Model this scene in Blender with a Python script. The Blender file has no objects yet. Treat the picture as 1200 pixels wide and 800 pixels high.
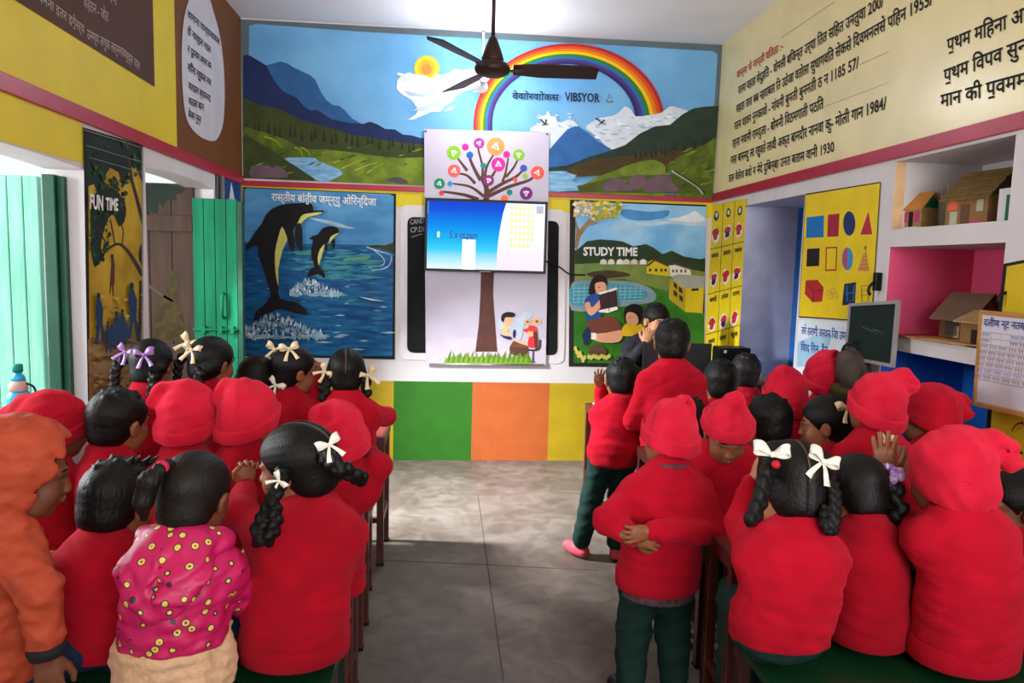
import bpy, bmesh, math, random
import numpy as np
from math import sin, cos, pi, radians
from mathutils import Vector, Matrix, Euler

# ------------------------------------------------------------------ camera
YAW, PITCH, ROLL, FPX = -0.0913, -0.1036, 0.0273, 847.1
XL, XR, D, ZC, ZS = -1.4893, 2.0253, 5.4731, 3.1943, 2.0322
CAMZ = 1.5
_f = np.array([-sin(YAW)*cos(PITCH), cos(YAW)*cos(PITCH), sin(PITCH)])
_r = np.array([cos(YAW), sin(YAW), 0.0])
_u = np.cross(_r, _f)
_r, _u = cos(ROLL)*_r + sin(ROLL)*_u, -sin(ROLL)*_r + cos(ROLL)*_u
scene = bpy.context.scene
COL = scene.collection
cd = bpy.data.cameras.new('camera'); cam = bpy.data.objects.new('camera', cd); COL.objects.link(cam)
cd.sensor_width = 36.0; cd.lens = FPX/1200*36.0; cd.clip_start = 0.05
cam.matrix_world = Matrix(((_r[0], _u[0], -_f[0], 0), (_r[1], _u[1], -_f[1], 0), (_r[2], _u[2], -_f[2], CAMZ), (0, 0, 0, 1)))
scene.camera = cam
scene.view_settings.view_transform = 'Standard'
scene.view_settings.look = 'None'
scene.view_settings.gamma = 1.0
scene.view_settings.use_curve_mapping = False
scene.view_settings.exposure = 0.0
try:
    scene.cycles.use_denoising = True
    scene.cycles.max_bounces = 6
    scene.cycles.diffuse_bounces = 4
except Exception:
    pass

# ------------------------------------------------------------------ world and lights
w = bpy.data.worlds.new('sky'); scene.world = w; w.use_nodes = True
_bg = w.node_tree.nodes['Background']
_bg.inputs['Color'].default_value = (0.92, 0.96, 1.0, 1); _bg.inputs['Strength'].default_value = 1.05

def area_light(name, loc, target, sx, sy, power, color=(1, 1, 1)):
    l = bpy.data.lights.new(name, 'AREA'); l.shape = 'RECTANGLE'; l.size = sx; l.size_y = sy
    l.energy = power; l.color = color
    o = bpy.data.objects.new(name, l); COL.objects.link(o); o.location = loc
    o.rotation_euler = (Vector(target)-Vector(loc)).to_track_quat('-Z', 'Z').to_euler()
    return o
# daylight through the far doorway and the near window in the left wall, and through the doorway and windows behind the camera
area_light('daylight_far_doorway', (-1.56, 4.00, 1.885), (0.7, 4.5, 0.0), 0.40, 0.11, 75, (0.95, 0.98, 1.0)).data.spread = radians(70)
area_light('daylight_near_window', (-2.9, 2.7, 1.6), (0, 2.6, 0.6), 1.1, 1.3, 95, (0.95, 0.98, 1.0))
area_light('daylight_rear_windows', (0.95, -1.75, 2.2), (0.6, 3.0, 1.5), 2.0, 1.1, 92, (1.0, 0.98, 0.96))

area_light('rear_ceiling_fill', (0.7, -1.72, 1.05), (0.55, 3.6, 3.1), 2.2, 0.5, 30, (1.0, 0.98, 0.95)).data.spread = radians(62)  # added fill lamp, low in the rear opening, aimed up to brighten the ceiling

# ------------------------------------------------------------------ pixel rays (1200x800 frame) to points on real planes
O3 = np.array([0.0, 0.0, CAMZ])
def ray(x, y): return _f + (x-600)/FPX*_r + (400-y)/FPX*_u
def atY(x, y, Y): d = ray(x, y); return O3 + d*(Y/d[1])
def atX(x, y, X): d = ray(x, y); return O3 + d*(X/d[0])
def atZ(x, y, Z): d = ray(x, y); return O3 + d*((Z-CAMZ)/d[2])
def pix(P):
    q = np.array(P, float)-O3; z = q @ _f; return (600+FPX*(q @ _r)/z, 400-FPX*(q @ _u)/z)
def on_back(x, y, off=0.0): return atY(x, y, D-off)
def on_left(x, y, off=0.0): return atX(x, y, XL+off)
def on_right(x, y, off=0.0): return atX(x, y, XR-off)

# ------------------------------------------------------------------ object helpers
def tag(o, label=None, cat=None, group=None, kind=None):
    if label: o['label'] = label
    if cat: o['category'] = cat
    if group: o['group'] = group
    if kind: o['kind'] = kind
    return o
def empty(name, loc, rz=0.0):
    o = bpy.data.objects.new(name, None); COL.objects.link(o)
    o.location = loc; o.rotation_euler = (0, 0, rz); o.empty_display_size = 0.1
    return o
def link_mesh(name, me, parent=None):
    o = bpy.data.objects.new(name, me); COL.objects.link(o)
    if parent is not None: o.parent = parent
    return o

# ------------------------------------------------------------------ materials
def lin(h):
    h = h.lstrip('#'); v = [int(h[i:i+2], 16)/255 for i in (0, 2, 4)]
    return tuple(c/12.92 if c <= 0.04045 else ((c+0.055)/1.055)**2.4 for c in v) + (1.0,)
_mats = {}
def mat(key, hexcol, rough=0.7, var=0.10, vscale=14.0, bump=0.0, bscale=120.0, sheen=0.0, metal=0.0, emit=0.0, spec=0.4, hex2=None, stretch=None, coat=0.0):
    """plain procedural surface: noise mottles the colour, finer noise bumps it"""
    if key in _mats: return _mats[key]
    m = bpy.data.materials.new(key); m.use_nodes = True; nt = m.node_tree; N = nt.nodes; L = nt.links
    b = N['Principled BSDF']; b.inputs['Roughness'].default_value = rough; b.inputs['Metallic'].default_value = metal
    b.inputs['Specular IOR Level'].default_value = spec
    if coat: b.inputs['Coat Weight'].default_value = coat
    if sheen:
        b.inputs['Sheen Weight'].default_value = sheen; b.inputs['Sheen Roughness'].default_value = 0.45
        c = lin(hexcol); b.inputs['Sheen Tint'].default_value = (min(1, c[0]+.25), c[1]+.06, c[2]+.08, 1)
    tc = N.new('ShaderNodeTexCoord'); mp = N.new('ShaderNodeMapping'); L.new(tc.outputs['Object'], mp.inputs['Vector'])
    if stretch: mp.inputs['Scale'].default_value = stretch
    c1 = lin(hexcol); c2 = lin(hex2) if hex2 else tuple(min(1, max(0, x*(1-var*2))) for x in c1[:3])+(1,)
    if var > 0 or hex2:
        no = N.new('ShaderNodeTexNoise'); no.inputs['Scale'].default_value = vscale; no.inputs['Detail'].default_value = 5
        L.new(mp.outputs['Vector'], no.inputs['Vector'])
        rp = N.new('ShaderNodeValToRGB'); rp.color_ramp.elements[0].position = 0.36; rp.color_ramp.elements[1].position = 0.64
        rp.color_ramp.elements[0].color = c2; rp.color_ramp.elements[1].color = c1
        L.new(no.outputs['Fac'], rp.inputs['Fac']); L.new(rp.outputs['Color'], b.inputs['Base Color'])
    else:
        b.inputs['Base Color'].default_value = c1
    if emit:
        b.inputs['Emission Color'].default_value = c1; b.inputs['Emission Strength'].default_value = emit
    if bump:
        n2 = N.new('ShaderNodeTexNoise'); n2.inputs['Scale'].default_value = bscale; n2.inputs['Detail'].default_value = 4
        L.new(mp.outputs['Vector'], n2.inputs['Vector'])
        bm_ = N.new('ShaderNodeBump'); bm_.inputs['Strength'].default_value = bump; bm_.inputs['Distance'].default_value = 0.004
        L.new(n2.outputs['Fac'], bm_.inputs['Height']); L.new(bm_.outputs['Normal'], b.inputs['Normal'])
    _mats[key] = m
    return m
def paint(hexcol, var=0.07, vs=9.0, rough=0.5): return mat('paint_'+hexcol.lstrip('#')+('' if rough == 0.5 else '_r%d' % int(rough*100)), hexcol, rough+.1, var, vs, spec=.18)

# ------------------------------------------------------------------ mesh builder
class MB:
    def __init__(s): s.v = []; s.f = []; s.m = []; s.mats = []; s.smooth = []
    def mi(s, m):
        if m not in s.mats: s.mats.append(m)
        return s.mats.index(m)
    def add(s, verts, faces, m, smooth=False):
        o = len(s.v); s.v += [tuple(map(float, p)) for p in verts]; i = s.mi(m)
        for f in faces: s.f.append(tuple(o+a for a in f)); s.m.append(i); s.smooth.append(smooth)
    def box(s, lo, hi, m, bev=0.0):
        x0, y0, z0 = lo; x1, y1, z1 = hi
        if bev <= 0:
            s.add([(x0,y0,z0),(x1,y0,z0),(x1,y1,z0),(x0,y1,z0),(x0,y0,z1),(x1,y0,z1),(x1,y1,z1),(x0,y1,z1)],
                  [(0,3,2,1),(4,5,6,7),(0,1,5,4),(1,2,6,5),(2,3,7,6),(3,0,4,7)], m)
        else:
            bm = bmesh.new(); bmesh.ops.create_cube(bm, size=1.0)
            for q in bm.verts: q.co = Vector(((x0+x1)/2+q.co.x*(x1-x0), (y0+y1)/2+q.co.y*(y1-y0), (z0+z1)/2+q.co.z*(z1-z0)))
            bmesh.ops.bevel(bm, geom=list(bm.edges), offset=bev, segments=2, affect='EDGES', profile=0.6)
            s.bm(bm, m)
    def bm(s, bm, m, smooth=False):
        bm.verts.index_update(); s.add([v.co for v in bm.verts], [[v.index for v in f.verts] for f in bm.faces], m, smooth); bm.free()
    def tube(s, pts, r, m, n=8, cap=True, smooth=True):
        pts = [Vector(p) for p in pts]; rs = r if isinstance(r, (list, tuple)) else [r]*len(pts)
        verts = []; prev = None
        for i, p in enumerate(pts):
            t = (pts[min(i+1, len(pts)-1)]-pts[max(i-1, 0)]).normalized()
            if prev is None:
                a = Vector((0, 0, 1)) if abs(t.z) < 0.9 else Vector((1, 0, 0)); e = t.cross(a).normalized()
            else: e = (prev - t*prev.dot(t)).normalized()
            prev = e; g = t.cross(e)
            for k in range(n):
                a = 2*pi*k/n; verts.append(p+(e*cos(a)+g*sin(a))*rs[i])
        faces = [(i*n+k, i*n+(k+1) % n, (i+1)*n+(k+1) % n, (i+1)*n+k) for i in range(len(pts)-1) for k in range(n)]
        if cap: faces += [tuple(range(n))[::-1], tuple((len(pts)-1)*n+k for k in range(n))]
        s.add(verts, faces, m, smooth)
    def lathe(s, prof, m, c=(0, 0, 0), n=24, smooth=True, axis='z'):
        verts = []
        for r, z in prof:
            for k in range(n):
                a = 2*pi*k/n; q = (r*cos(a), r*sin(a), z)
                if axis == 'y': q = (q[0], q[2], q[1])
                verts.append((c[0]+q[0], c[1]+q[1], c[2]+q[2]))
        faces = [(i*n+k, i*n+(k+1) % n, (i+1)*n+(k+1) % n, (i+1)*n+k) for i in range(len(prof)-1) for k in range(n)]
        if prof[0][0] > 1e-4: faces.append(tuple(range(n))[::-1])
        if prof[-1][0] > 1e-4: faces.append(tuple((len(prof)-1)*n+k for k in range(n)))
        s.add(verts, faces, m, smooth)
    def bar(s, a, b, wx, wz, m, up=(0, 0, 1)):
        """square-section bar from a to b"""
        a = Vector(a); b = Vector(b); t = (b-a).normalized(); up = Vector(up)
        if abs(t.dot(up)) > 0.95: up = Vector((0, 1, 0))
        e = t.cross(up).normalized()*wx/2; g = e.cross(t).normalized()*wz/2
        vs = [a-e-g, a+e-g, a+e+g, a-e+g, b-e-g, b+e-g, b+e+g, b-e+g]
        s.add(vs, [(0,3,2,1),(4,5,6,7),(0,1,5,4),(1,2,6,5),(2,3,7,6),(3,0,4,7)], m)
    def prism(s, poly, d, m):
        """polygon (3-D points) extruded by vector d"""
        n = len(poly); d = np.array(d, float); top = [np.array(p)+d for p in poly]
        s.add(list(poly)+top, [tuple(range(n))[::-1], tuple(range(n, 2*n))]+[(i, (i+1) % n, n+(i+1) % n, n+i) for i in range(n)], m)
    def build(s, name, parent=None, origin=None):
        me = bpy.data.meshes.new(name)
        v = s.v
        if origin is not None: v = [(a-origin[0], b-origin[1], c-origin[2]) for a, b, c in v]
        me.from_pydata(v, [], s.f)
        for m in s.mats: me.materials.append(m)
        me.polygons.foreach_set('material_index', s.m); me.polygons.foreach_set('use_smooth', s.smooth)
        bm = bmesh.new(); bm.from_mesh(me)
        big = [f for f in bm.faces if len(f.verts) > 4]
        if big: bmesh.ops.triangulate(bm, faces=big)
        bmesh.ops.recalc_face_normals(bm, faces=list(bm.faces)) if getattr(s, 'fixn', True) else None
        bm.to_mesh(me); bm.free()
        o = link_mesh(name, me, parent)
        if origin is not None and parent is None: o.location = origin
        return o

def spline(pts, closed=True, n=6):
    """Catmull-Rom through 2-D or 3-D points"""
    P = [np.array(p, float) for p in pts]; N = len(P); out = []
    for i in range(N if closed else N-1):
        p0 = P[(i-1) % N] if closed or i > 0 else P[0]; p1 = P[i]; p2 = P[(i+1) % N]
        p3 = P[(i+2) % N] if closed or i+2 < N else P[-1]
        for k in range(n):
            t = k/n
            out.append(0.5*((2*p1)+(-p0+p2)*t+(2*p0-5*p1+4*p2-p3)*t*t+(-p0+3*p1-3*p2+p3)*t**3))
    if not closed: out.append(P[-1])
    return out

def clip(poly, quad):
    """Sutherland-Hodgman against a convex polygon (2-D)"""
    area = sum(quad[i][0]*quad[(i+1) % len(quad)][1]-quad[(i+1) % len(quad)][0]*quad[i][1] for i in range(len(quad)))
    sg = 1 if area > 0 else -1; out = [tuple(p[:2]) for p in poly]
    for i in range(len(quad)):
        a = quad[i]; b = quad[(i+1) % len(quad)]; inp = out; out = []
        def side(p): return sg*((b[0]-a[0])*(p[1]-a[1])-(b[1]-a[1])*(p[0]-a[0]))
        for k in range(len(inp)):
            p = inp[k]; q = inp[(k+1) % len(inp)]; sp = side(p); sq = side(q)
            if sp >= 0: out.append(p)
            if (sp >= 0) != (sq >= 0):
                t = sp/(sp-sq); out.append((p[0]+(q[0]-p[0])*t, p[1]+(q[1]-p[1])*t))
        if not out: break
    return out
# ------------------------------------------------------------------ smooth organic surfaces: distance fields meshed with surface nets
class Field:
    def __init__(s, lo, hi, h):
        s.h = h; s.lo = np.array(lo, float)-2*h; n = np.ceil((np.array(hi)+2*h-s.lo)/h).astype(int)+1
        s.n = n; s.D = np.full(n, 1.0, np.float32)
        s.ax = [(s.lo[i]+h*np.arange(n[i])).astype(np.float32) for i in range(3)]
        s.R = np.eye(3); s.t = np.zeros(3)
    def frame(s, R=None, t=None): s.R = np.eye(3) if R is None else np.array(R); s.t = np.zeros(3) if t is None else np.array(t, float)
    def g(s, p): return s.t + s.R @ np.array(p, float)
    def _sl(s, lo, hi):
        a = np.clip(np.floor((lo-s.lo)/s.h).astype(int), 0, s.n); b = np.clip(np.ceil((hi-s.lo)/s.h).astype(int)+1, 0, s.n)
        if (b <= a).any(): return None, None
        sl = tuple(slice(a[i], b[i]) for i in range(3))
        P = [s.ax[0][sl[0]][:, None, None], s.ax[1][sl[1]][None, :, None], s.ax[2][sl[2]][None, None, :]]
        return sl, P
    def _put(s, sl, d, k, mode):
        c = s.D[sl]
        if mode == 'add':
            if k > 0:
                e = np.maximum(k-np.abs(c-d), 0); s.D[sl] = np.minimum(c, d)-e*e/(4*k)
            else: s.D[sl] = np.minimum(c, d)
        else:
            d = -d
            if k > 0:
                e = np.maximum(k-np.abs(c-d), 0); s.D[sl] = np.maximum(c, d)+e*e/(4*k)
            else: s.D[sl] = np.maximum(c, d)
    def ell(s, c, r, R=None, k=0.0, mode='add'):
        c = s.g(c); r = np.array(r, float); Q = s.R if R is None else s.R @ np.array(R)
        m = r.max()+k+3*s.h; sl, P = s._sl(c-m, c+m)
        if sl is None: return
        p = [P[i]-np.float32(c[i]) for i in range(3)]
        q = [(p[0]*np.float32(Q[0, j])+p[1]*np.float32(Q[1, j])+p[2]*np.float32(Q[2, j])) for j in range(3)]
        k0 = np.sqrt((q[0]/r[0])**2+(q[1]/r[1])**2+(q[2]/r[2])**2)
        k1 = np.sqrt((q[0]/r[0]**2)**2+(q[1]/r[1]**2)**2+(q[2]/r[2]**2)**2)+1e-6
        s._put(sl, (k0*(k0-1)/k1).astype(np.float32), k, mode)
    def cone(s, a, b, ra, rb, k=0.0, mode='add'):
        a = s.g(a); b = s.g(b); m = max(ra, rb)+k+3*s.h
        sl, P = s._sl(np.minimum(a, b)-m, np.maximum(a, b)+m)
        if sl is None: return
        v = b-a; L2 = float(v@v)+1e-12
        p = [P[i]-np.float32(a[i]) for i in range(3)]
        t = np.clip((p[0]*np.float32(v[0])+p[1]*np.float32(v[1])+p[2]*np.float32(v[2]))/np.float32(L2), 0, 1)
        d = np.sqrt((p[0]-t*np.float32(v[0]))**2+(p[1]-t*np.float32(v[1]))**2+(p[2]-t*np.float32(v[2]))**2)-(np.float32(ra)+np.float32(rb-ra)*t)
        s._put(sl, d, k, mode)
    def chain(s, pts, rs, k=0.0, mode='add', kj=0.008):
        for i in range(len(pts)-1): s.cone(pts[i], pts[i+1], rs[i], rs[i+1], k if i == 0 else kj, mode)
    def tube(s, knots, side, k=0.0, nseg=12):
        """elliptical body along a spine; knots = (point, half width, half depth)"""
        K = [np.concatenate([s.g(p), [rx, ry]]) for p, rx, ry in knots]
        S = spline(K, closed=False, n=max(2, int(nseg/(len(K)-1)))); side = s.R @ np.array(side, float)
        cs = np.array([q[:3] for q in S]); rm = max(max(q[3], q[4]) for q in S)
        lo = cs.min(0)-rm-k-3*s.h; hi = cs.max(0)+rm+k+3*s.h; sl, P = s._sl(lo, hi)
        if sl is None: return
        best = None
        for i in range(len(S)-1):
            a = S[i]; b = S[i+1]; v = b[:3]-a[:3]; L = np.linalg.norm(v)+1e-9; ax = v/L
            sd = side-ax*(side@ax); sd /= np.linalg.norm(sd); fw = np.cross(ax, sd)
            p = [P[j]-np.float32(a[j]) for j in range(3)]
            dt = lambda u: p[0]*np.float32(u[0])+p[1]*np.float32(u[1])+p[2]*np.float32(u[2])
            z = dt(ax); t = np.clip(z/L, 0, 1); x = dt(sd); y = dt(fw); z = z-t*L
            rx = a[3]+(b[3]-a[3])*t; ry = a[4]+(b[4]-a[4])*t; rr = np.minimum(rx, ry)
            d = (np.sqrt((x/rx)**2+(y/ry)**2+(z/rr)**2)-1)*rr
            best = d if best is None else np.minimum(best, d)
        s._put(sl, best.astype(np.float32), k, 'add')
    def plane(s, p, n, k=0.0):
        """cut away everything on the side the normal n points to"""
        p = s.g(p); n = s.R @ np.array(n, float); n = n/np.linalg.norm(n)
        d = (s.ax[0][:, None, None]-np.float32(p[0]))*np.float32(n[0])+(s.ax[1][None, :, None]-np.float32(p[1]))*np.float32(n[1])+(s.ax[2][None, None, :]-np.float32(p[2]))*np.float32(n[2])
        if k > 0:
            e = np.maximum(k-np.abs(s.D-d), 0); s.D = np.maximum(s.D, d)+e*e/(4*k)
        else: s.D = np.maximum(s.D, d)
    def local(s):
        """indices of the shell around the surface with their coordinates in the current frame"""
        I = np.nonzero(np.abs(s.D) < 4.5*s.h); q = np.stack([s.ax[i][I[i]] for i in range(3)], 1)-s.t
        return I, q @ s.R
    def ripple(s, fn):
        I, q = s.local(); s.D[I] += fn(q).astype(np.float32)
    def mesh(s):
        D = s.D; S = D < 0; n = D.shape
        c = lambda a, i, j, k: a[i:n[0]-1+i, j:n[1]-1+j, k:n[2]-1+k]
        cnt = np.zeros((n[0]-1, n[1]-1, n[2]-1), np.int8)
        for i in (0, 1):
            for j in (0, 1):
                for k in (0, 1): cnt += c(S, i, j, k)
        A = np.nonzero((cnt > 0) & (cnt < 8)); m = len(A[0])
        if m == 0: return np.zeros((0, 3)), np.zeros((0, 4), int)
        idx = np.full(cnt.shape, -1, np.int32); idx[A] = np.arange(m)
        acc = np.zeros((m, 3)); w = np.zeros(m)
        cor = [(i, j, k) for i in (0, 1) for j in (0, 1) for k in (0, 1)]
        val = {q: D[A[0]+q[0], A[1]+q[1], A[2]+q[2]] for q in cor}
        for q in cor:
            for ax in range(3):
                if q[ax] == 0:
                    q2 = tuple(1 if i == ax else q[i] for i in range(3)); a = val[q]; b = val[q2]; x = (a < 0) != (b < 0)
                    t = np.where(x, a/np.where(x, a-b, 1), 0); pt = np.tile(np.array(q, float), (m, 1)); pt[:, ax] += t
                    acc += pt*x[:, None]; w += x
        V = s.lo+s.h*(np.stack(A, 1)+acc/w[:, None]); F = []
        for ax in range(3):
            o = [(1, 2), (2, 0), (0, 1)][ax]
            sa = [slice(None)]*3; sb = [slice(None)]*3; sa[ax] = slice(0, -1); sb[ax] = slice(1, None)
            X = S[tuple(sa)] != S[tuple(sb)]; E = np.nonzero(X); E = np.stack(E, 1)
            ok = (E[:, o[0]] > 0) & (E[:, o[1]] > 0) & (E[:, o[0]] < n[o[0]]-1) & (E[:, o[1]] < n[o[1]]-1); E = E[ok]
            ins = S[E[:, 0], E[:, 1], E[:, 2]]
            def cell(du, dv):
                q = E.copy(); q[:, o[0]] -= du; q[:, o[1]] -= dv; return idx[q[:, 0], q[:, 1], q[:, 2]]
            f = np.stack([cell(1, 1), cell(0, 1), cell(0, 0), cell(1, 0)], 1)
            f[~ins] = f[~ins][:, ::-1]; F.append(f)
        F = np.concatenate(F); F = F[(F >= 0).all(1)]
        return V, F

def np_mesh(name, parts, mats, parent=None, keep=0.0):
    """parts: list of (verts, quads) put in one mesh"""
    V = []; F = []; o = 0
    for v, f in parts: V.append(v); F.append(f+o); o += len(v)
    V = np.concatenate(V); F = np.concatenate(F)
    me = bpy.data.meshes.new(name); me.vertices.add(len(V)); me.vertices.foreach_set('co', V.astype(np.float32).ravel())
    me.loops.add(F.size); me.loops.foreach_set('vertex_index', F.astype(np.int32).ravel())
    me.polygons.add(len(F)); me.polygons.foreach_set('loop_start', np.arange(0, F.size, 4, dtype=np.int32))
    me.update(calc_edges=True); me.polygons.foreach_set('use_smooth', np.ones(len(F), bool))
    for m in (mats if isinstance(mats, list) else [mats]): me.materials.append(m)
    return link_mesh(name, me, parent)

def waves(seed, amp, lam, n=5, zbias=1.0):
    """sum of random sine folds; zbias > 1 makes the folds run across the body"""
    rg = np.random.RandomState(seed); dirs = rg.normal(size=(n, 3)); dirs[:, 2] *= zbias; dirs /= np.linalg.norm(dirs, axis=1)[:, None]
    ks = 2*pi/(lam*(0.6+0.9*rg.rand(n))); ph = rg.rand(n)*6.28
    def fn(q):
        r = 0
        for i in range(n): r = r+np.sin(q @ dirs[i]*ks[i]+ph[i]+1.3*np.sin(q @ dirs[(i+1) % n]*ks[i]*0.4))
        return amp*r/np.sqrt(n)
    return fn
def ease(x): x = np.clip(x, 0, 1); return x*x*(3-2*x)
def rotm(yaw=0, pitch=0, roll=0):
    """degrees: yaw turns the face to its left, pitch nods down, roll tips the head to its right"""
    return np.array(Euler((radians(pitch), radians(roll), radians(yaw)), 'XYZ').to_matrix())
# ------------------------------------------------------------------ people
def knit(key, hexcol, hex2, sheen=0.35, scale=420.0, rough=0.95):
    if key in _mats: return _mats[key]
    m = mat(key, hexcol, rough, 0, 9, 0, sheen=sheen, hex2=hex2, spec=0.15)
    nt = m.node_tree; N = nt.nodes; L = nt.links; b = N['Principled BSDF']
    tc = [n for n in N if n.type == 'TEX_COORD'][0]
    wv = N.new('ShaderNodeTexWave'); wv.wave_type = 'BANDS'; wv.bands_direction = 'DIAGONAL'; wv.inputs['Scale'].default_value = scale*0.42
    wv.inputs['Distortion'].default_value = 2.5; wv.inputs['Detail'].default_value = 2
    no = N.new('ShaderNodeTexNoise'); no.inputs['Scale'].default_value = scale; no.inputs['Detail'].default_value = 3
    L.new(tc.outputs['Object'], wv.inputs['Vector']); L.new(tc.outputs['Object'], no.inputs['Vector'])
    ad = N.new('ShaderNodeMath'); ad.operation = 'ADD'; L.new(wv.outputs['Fac'], ad.inputs[0]); L.new(no.outputs['Fac'], ad.inputs[1])
    bp = N.new('ShaderNodeBump'); bp.inputs['Strength'].default_value = 0.45; bp.inputs['Distance'].default_value = 0.003
    L.new(ad.outputs[0], bp.inputs['Height']); L.new(bp.outputs['Normal'], b.inputs['Normal'])
    return m
M_KNIT = knit('red_wool_knit', '#c00c28', '#ae0822')
M_KNIT2 = knit('deep_red_wool_knit', '#aa0820', '#98061b')
M_FLEECE = knit('red_fleece', '#d21f3a', '#c01530', 0.6, 300)
M_FLEECE2 = knit('dark_red_fleece', '#b81028', '#a50b22', 0.5, 300)
M_SKIN = mat('brown_skin', '#8a5438', 0.5, 0.05, 30, 0.05, 300, spec=0.35)
M_SKIN2 = mat('dark_brown_skin', '#6b3f2a', 0.5, 0.05, 30, 0.05, 300, spec=0.35)
M_SKIN3 = mat('light_brown_skin', '#b07a58', 0.5, 0.05, 30, 0.05, 300, spec=0.35)
M_PINKSKIN = mat('lips', '#8a4238', 0.4, 0.05)
M_HAIR = mat('black_hair', '#060505', 0.5, 0, 40, 0.5, 60, spec=0.22, hex2='#0d0a09', stretch=(1.0, 9.0, 1.0))
M_HAIR2 = mat('brown_black_hair', '#0f0a09', 0.5, 0, 40, 0.5, 60, spec=0.25, hex2='#17100d', stretch=(1.0, 9.0, 1.0))
M_PANTS = mat('dark_green_cotton', '#15302b', 0.85, 0.08, 30, 0.3, 350, sheen=0.0, spec=0.2)
M_DENIM = mat('dark_blue_denim', '#1d2a48', 0.85, 0.1, 40, 0.3, 350, spec=0.2)
M_SHOE = mat('black_leather_shoe', '#141314', 0.5, 0.1)
M_SHOE_PINK = mat('pink_canvas_shoe', '#c8485a', 0.7, 0.1)
M_SHOE_OR = mat('orange_sandal', '#b8432a', 0.7, 0.1)
M_RIB_W = mat('white_satin_ribbon', '#ece6da', 0.45, 0.06, 30, sheen=0.2)
M_RIB_C = mat('cream_satin_ribbon', '#e6cfa6', 0.45, 0.08, 30, sheen=0.2)
M_RIB_P = mat('lilac_satin_ribbon', '#a27ab8', 0.45, 0.08, 30, sheen=0.2)
M_RIB_V = mat('purple_flower_cloth', '#7a4a9c', 0.6, 0, 60, hex2='#c9a9cf')
M_EYE = mat('eye_white', '#d9d3cc', 0.25, 0)
M_IRIS = mat('dark_iris', '#1a0f0a', 0.15, 0)
M_PARTING = mat('scalp_parting', '#6d4a37', 0.6, 0.05)
M_ORANGE = mat('orange_padded_nylon', '#b0452a', 0.7, 0.07, 20, 0.25, 220, spec=0.3)
M_CUFF = mat('black_rib_cuff', '#17151a', 0.85, 0.1)
M_CREAM = mat('cream_fleece_lining', '#d9b08c', 0.95, 0.08, 40, 0.9, 90, sheen=0.5)
M_JACKET = mat('dark_navy_jacket', '#17161f', 0.75, 0.1, 30, 0.2, 200, spec=0.3)
M_PLAID = mat('plaid_shirt', '#5a3a40', 0.8, 0, 60, hex2='#2b2730')

def dots_material():
    m = mat('pink_padded_nylon_with_flower_dots', '#c21a5c', 0.45, 0.05, 18, 0.2, 160, spec=0.35)
    nt = m.node_tree; N = nt.nodes; L = nt.links; b = N['Principled BSDF']
    src = b.inputs['Base Color'].links[0].from_socket; tc = [n for n in N if n.type == 'TEX_COORD'][0]
    vo = N.new('ShaderNodeTexVoronoi'); vo.inputs['Scale'].default_value = 30; vo.inputs['Randomness'].default_value = 0.75
    L.new(tc.outputs['Object'], vo.inputs['Vector']); cur = src
    for thr, colr in ((0.30, '#3a2433'), (0.235, '#e0c25a'), (0.09, '#4a2c35')):
        lt = N.new('ShaderNodeMath'); lt.operation = 'LESS_THAN'; lt.inputs[1].default_value = thr; L.new(vo.outputs['Distance'], lt.inputs[0])
        mx = N.new('ShaderNodeMix'); mx.data_type = 'RGBA'; L.new(lt.outputs[0], mx.inputs['Factor']); L.new(cur, mx.inputs['A']); mx.inputs['B'].default_value = lin(colr)
        cur = mx.outputs['Result']
    L.new(cur, b.inputs['Base Color'])
    return m
M_DOTS = dots_material()

def head_field(F, face=True):
    """skull, face and ears in the head frame (+Y is the face)"""
    F.ell((0, -.012, .028), (.072, .088, .076))
    F.ell((0, .028, -.030), (.054, .058, .066), k=.03)
    F.cone((-.026, .03, -.062), (.026, .03, -.062), .026, .026, k=.03)
    F.ell((0, .060, -.078), (.017, .016, .015), k=.02)
    for sx in (-1, 1):
        F.ell((sx*.034, .054, -.030), (.022, .020, .022), k=.02)
        F.ell((sx*.031, .090, .004), (.016, .012, .011), k=.012, mode='sub')
        F.cone((sx*.012, .082, .020), (sx*.045, .066, .020), .007, .006, k=.012)
        F.ell((sx*.076, -.004, -.006), (.008, .019, .029), R=rotm(0, 0, sx*12), k=.008)
        F.ell((sx*.084, .002, -.006), (.005, .010, .016), k=.005, mode='sub')
        F.ell((sx*.009, .090, -.026), (.008, .009, .007), k=.006)
    F.cone((0, .080, .010), (0, .094, -.022), .007, .0095, k=.012)
    F.ell((0, .082, -.047), (.021, .011, .006), k=.006); F.ell((0, .080, -.056), (.017, .011, .007), k=.006)
    F.ell((0, .093, -.0515), (.020, .008, .0015), k=.003, mode='sub')

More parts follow.
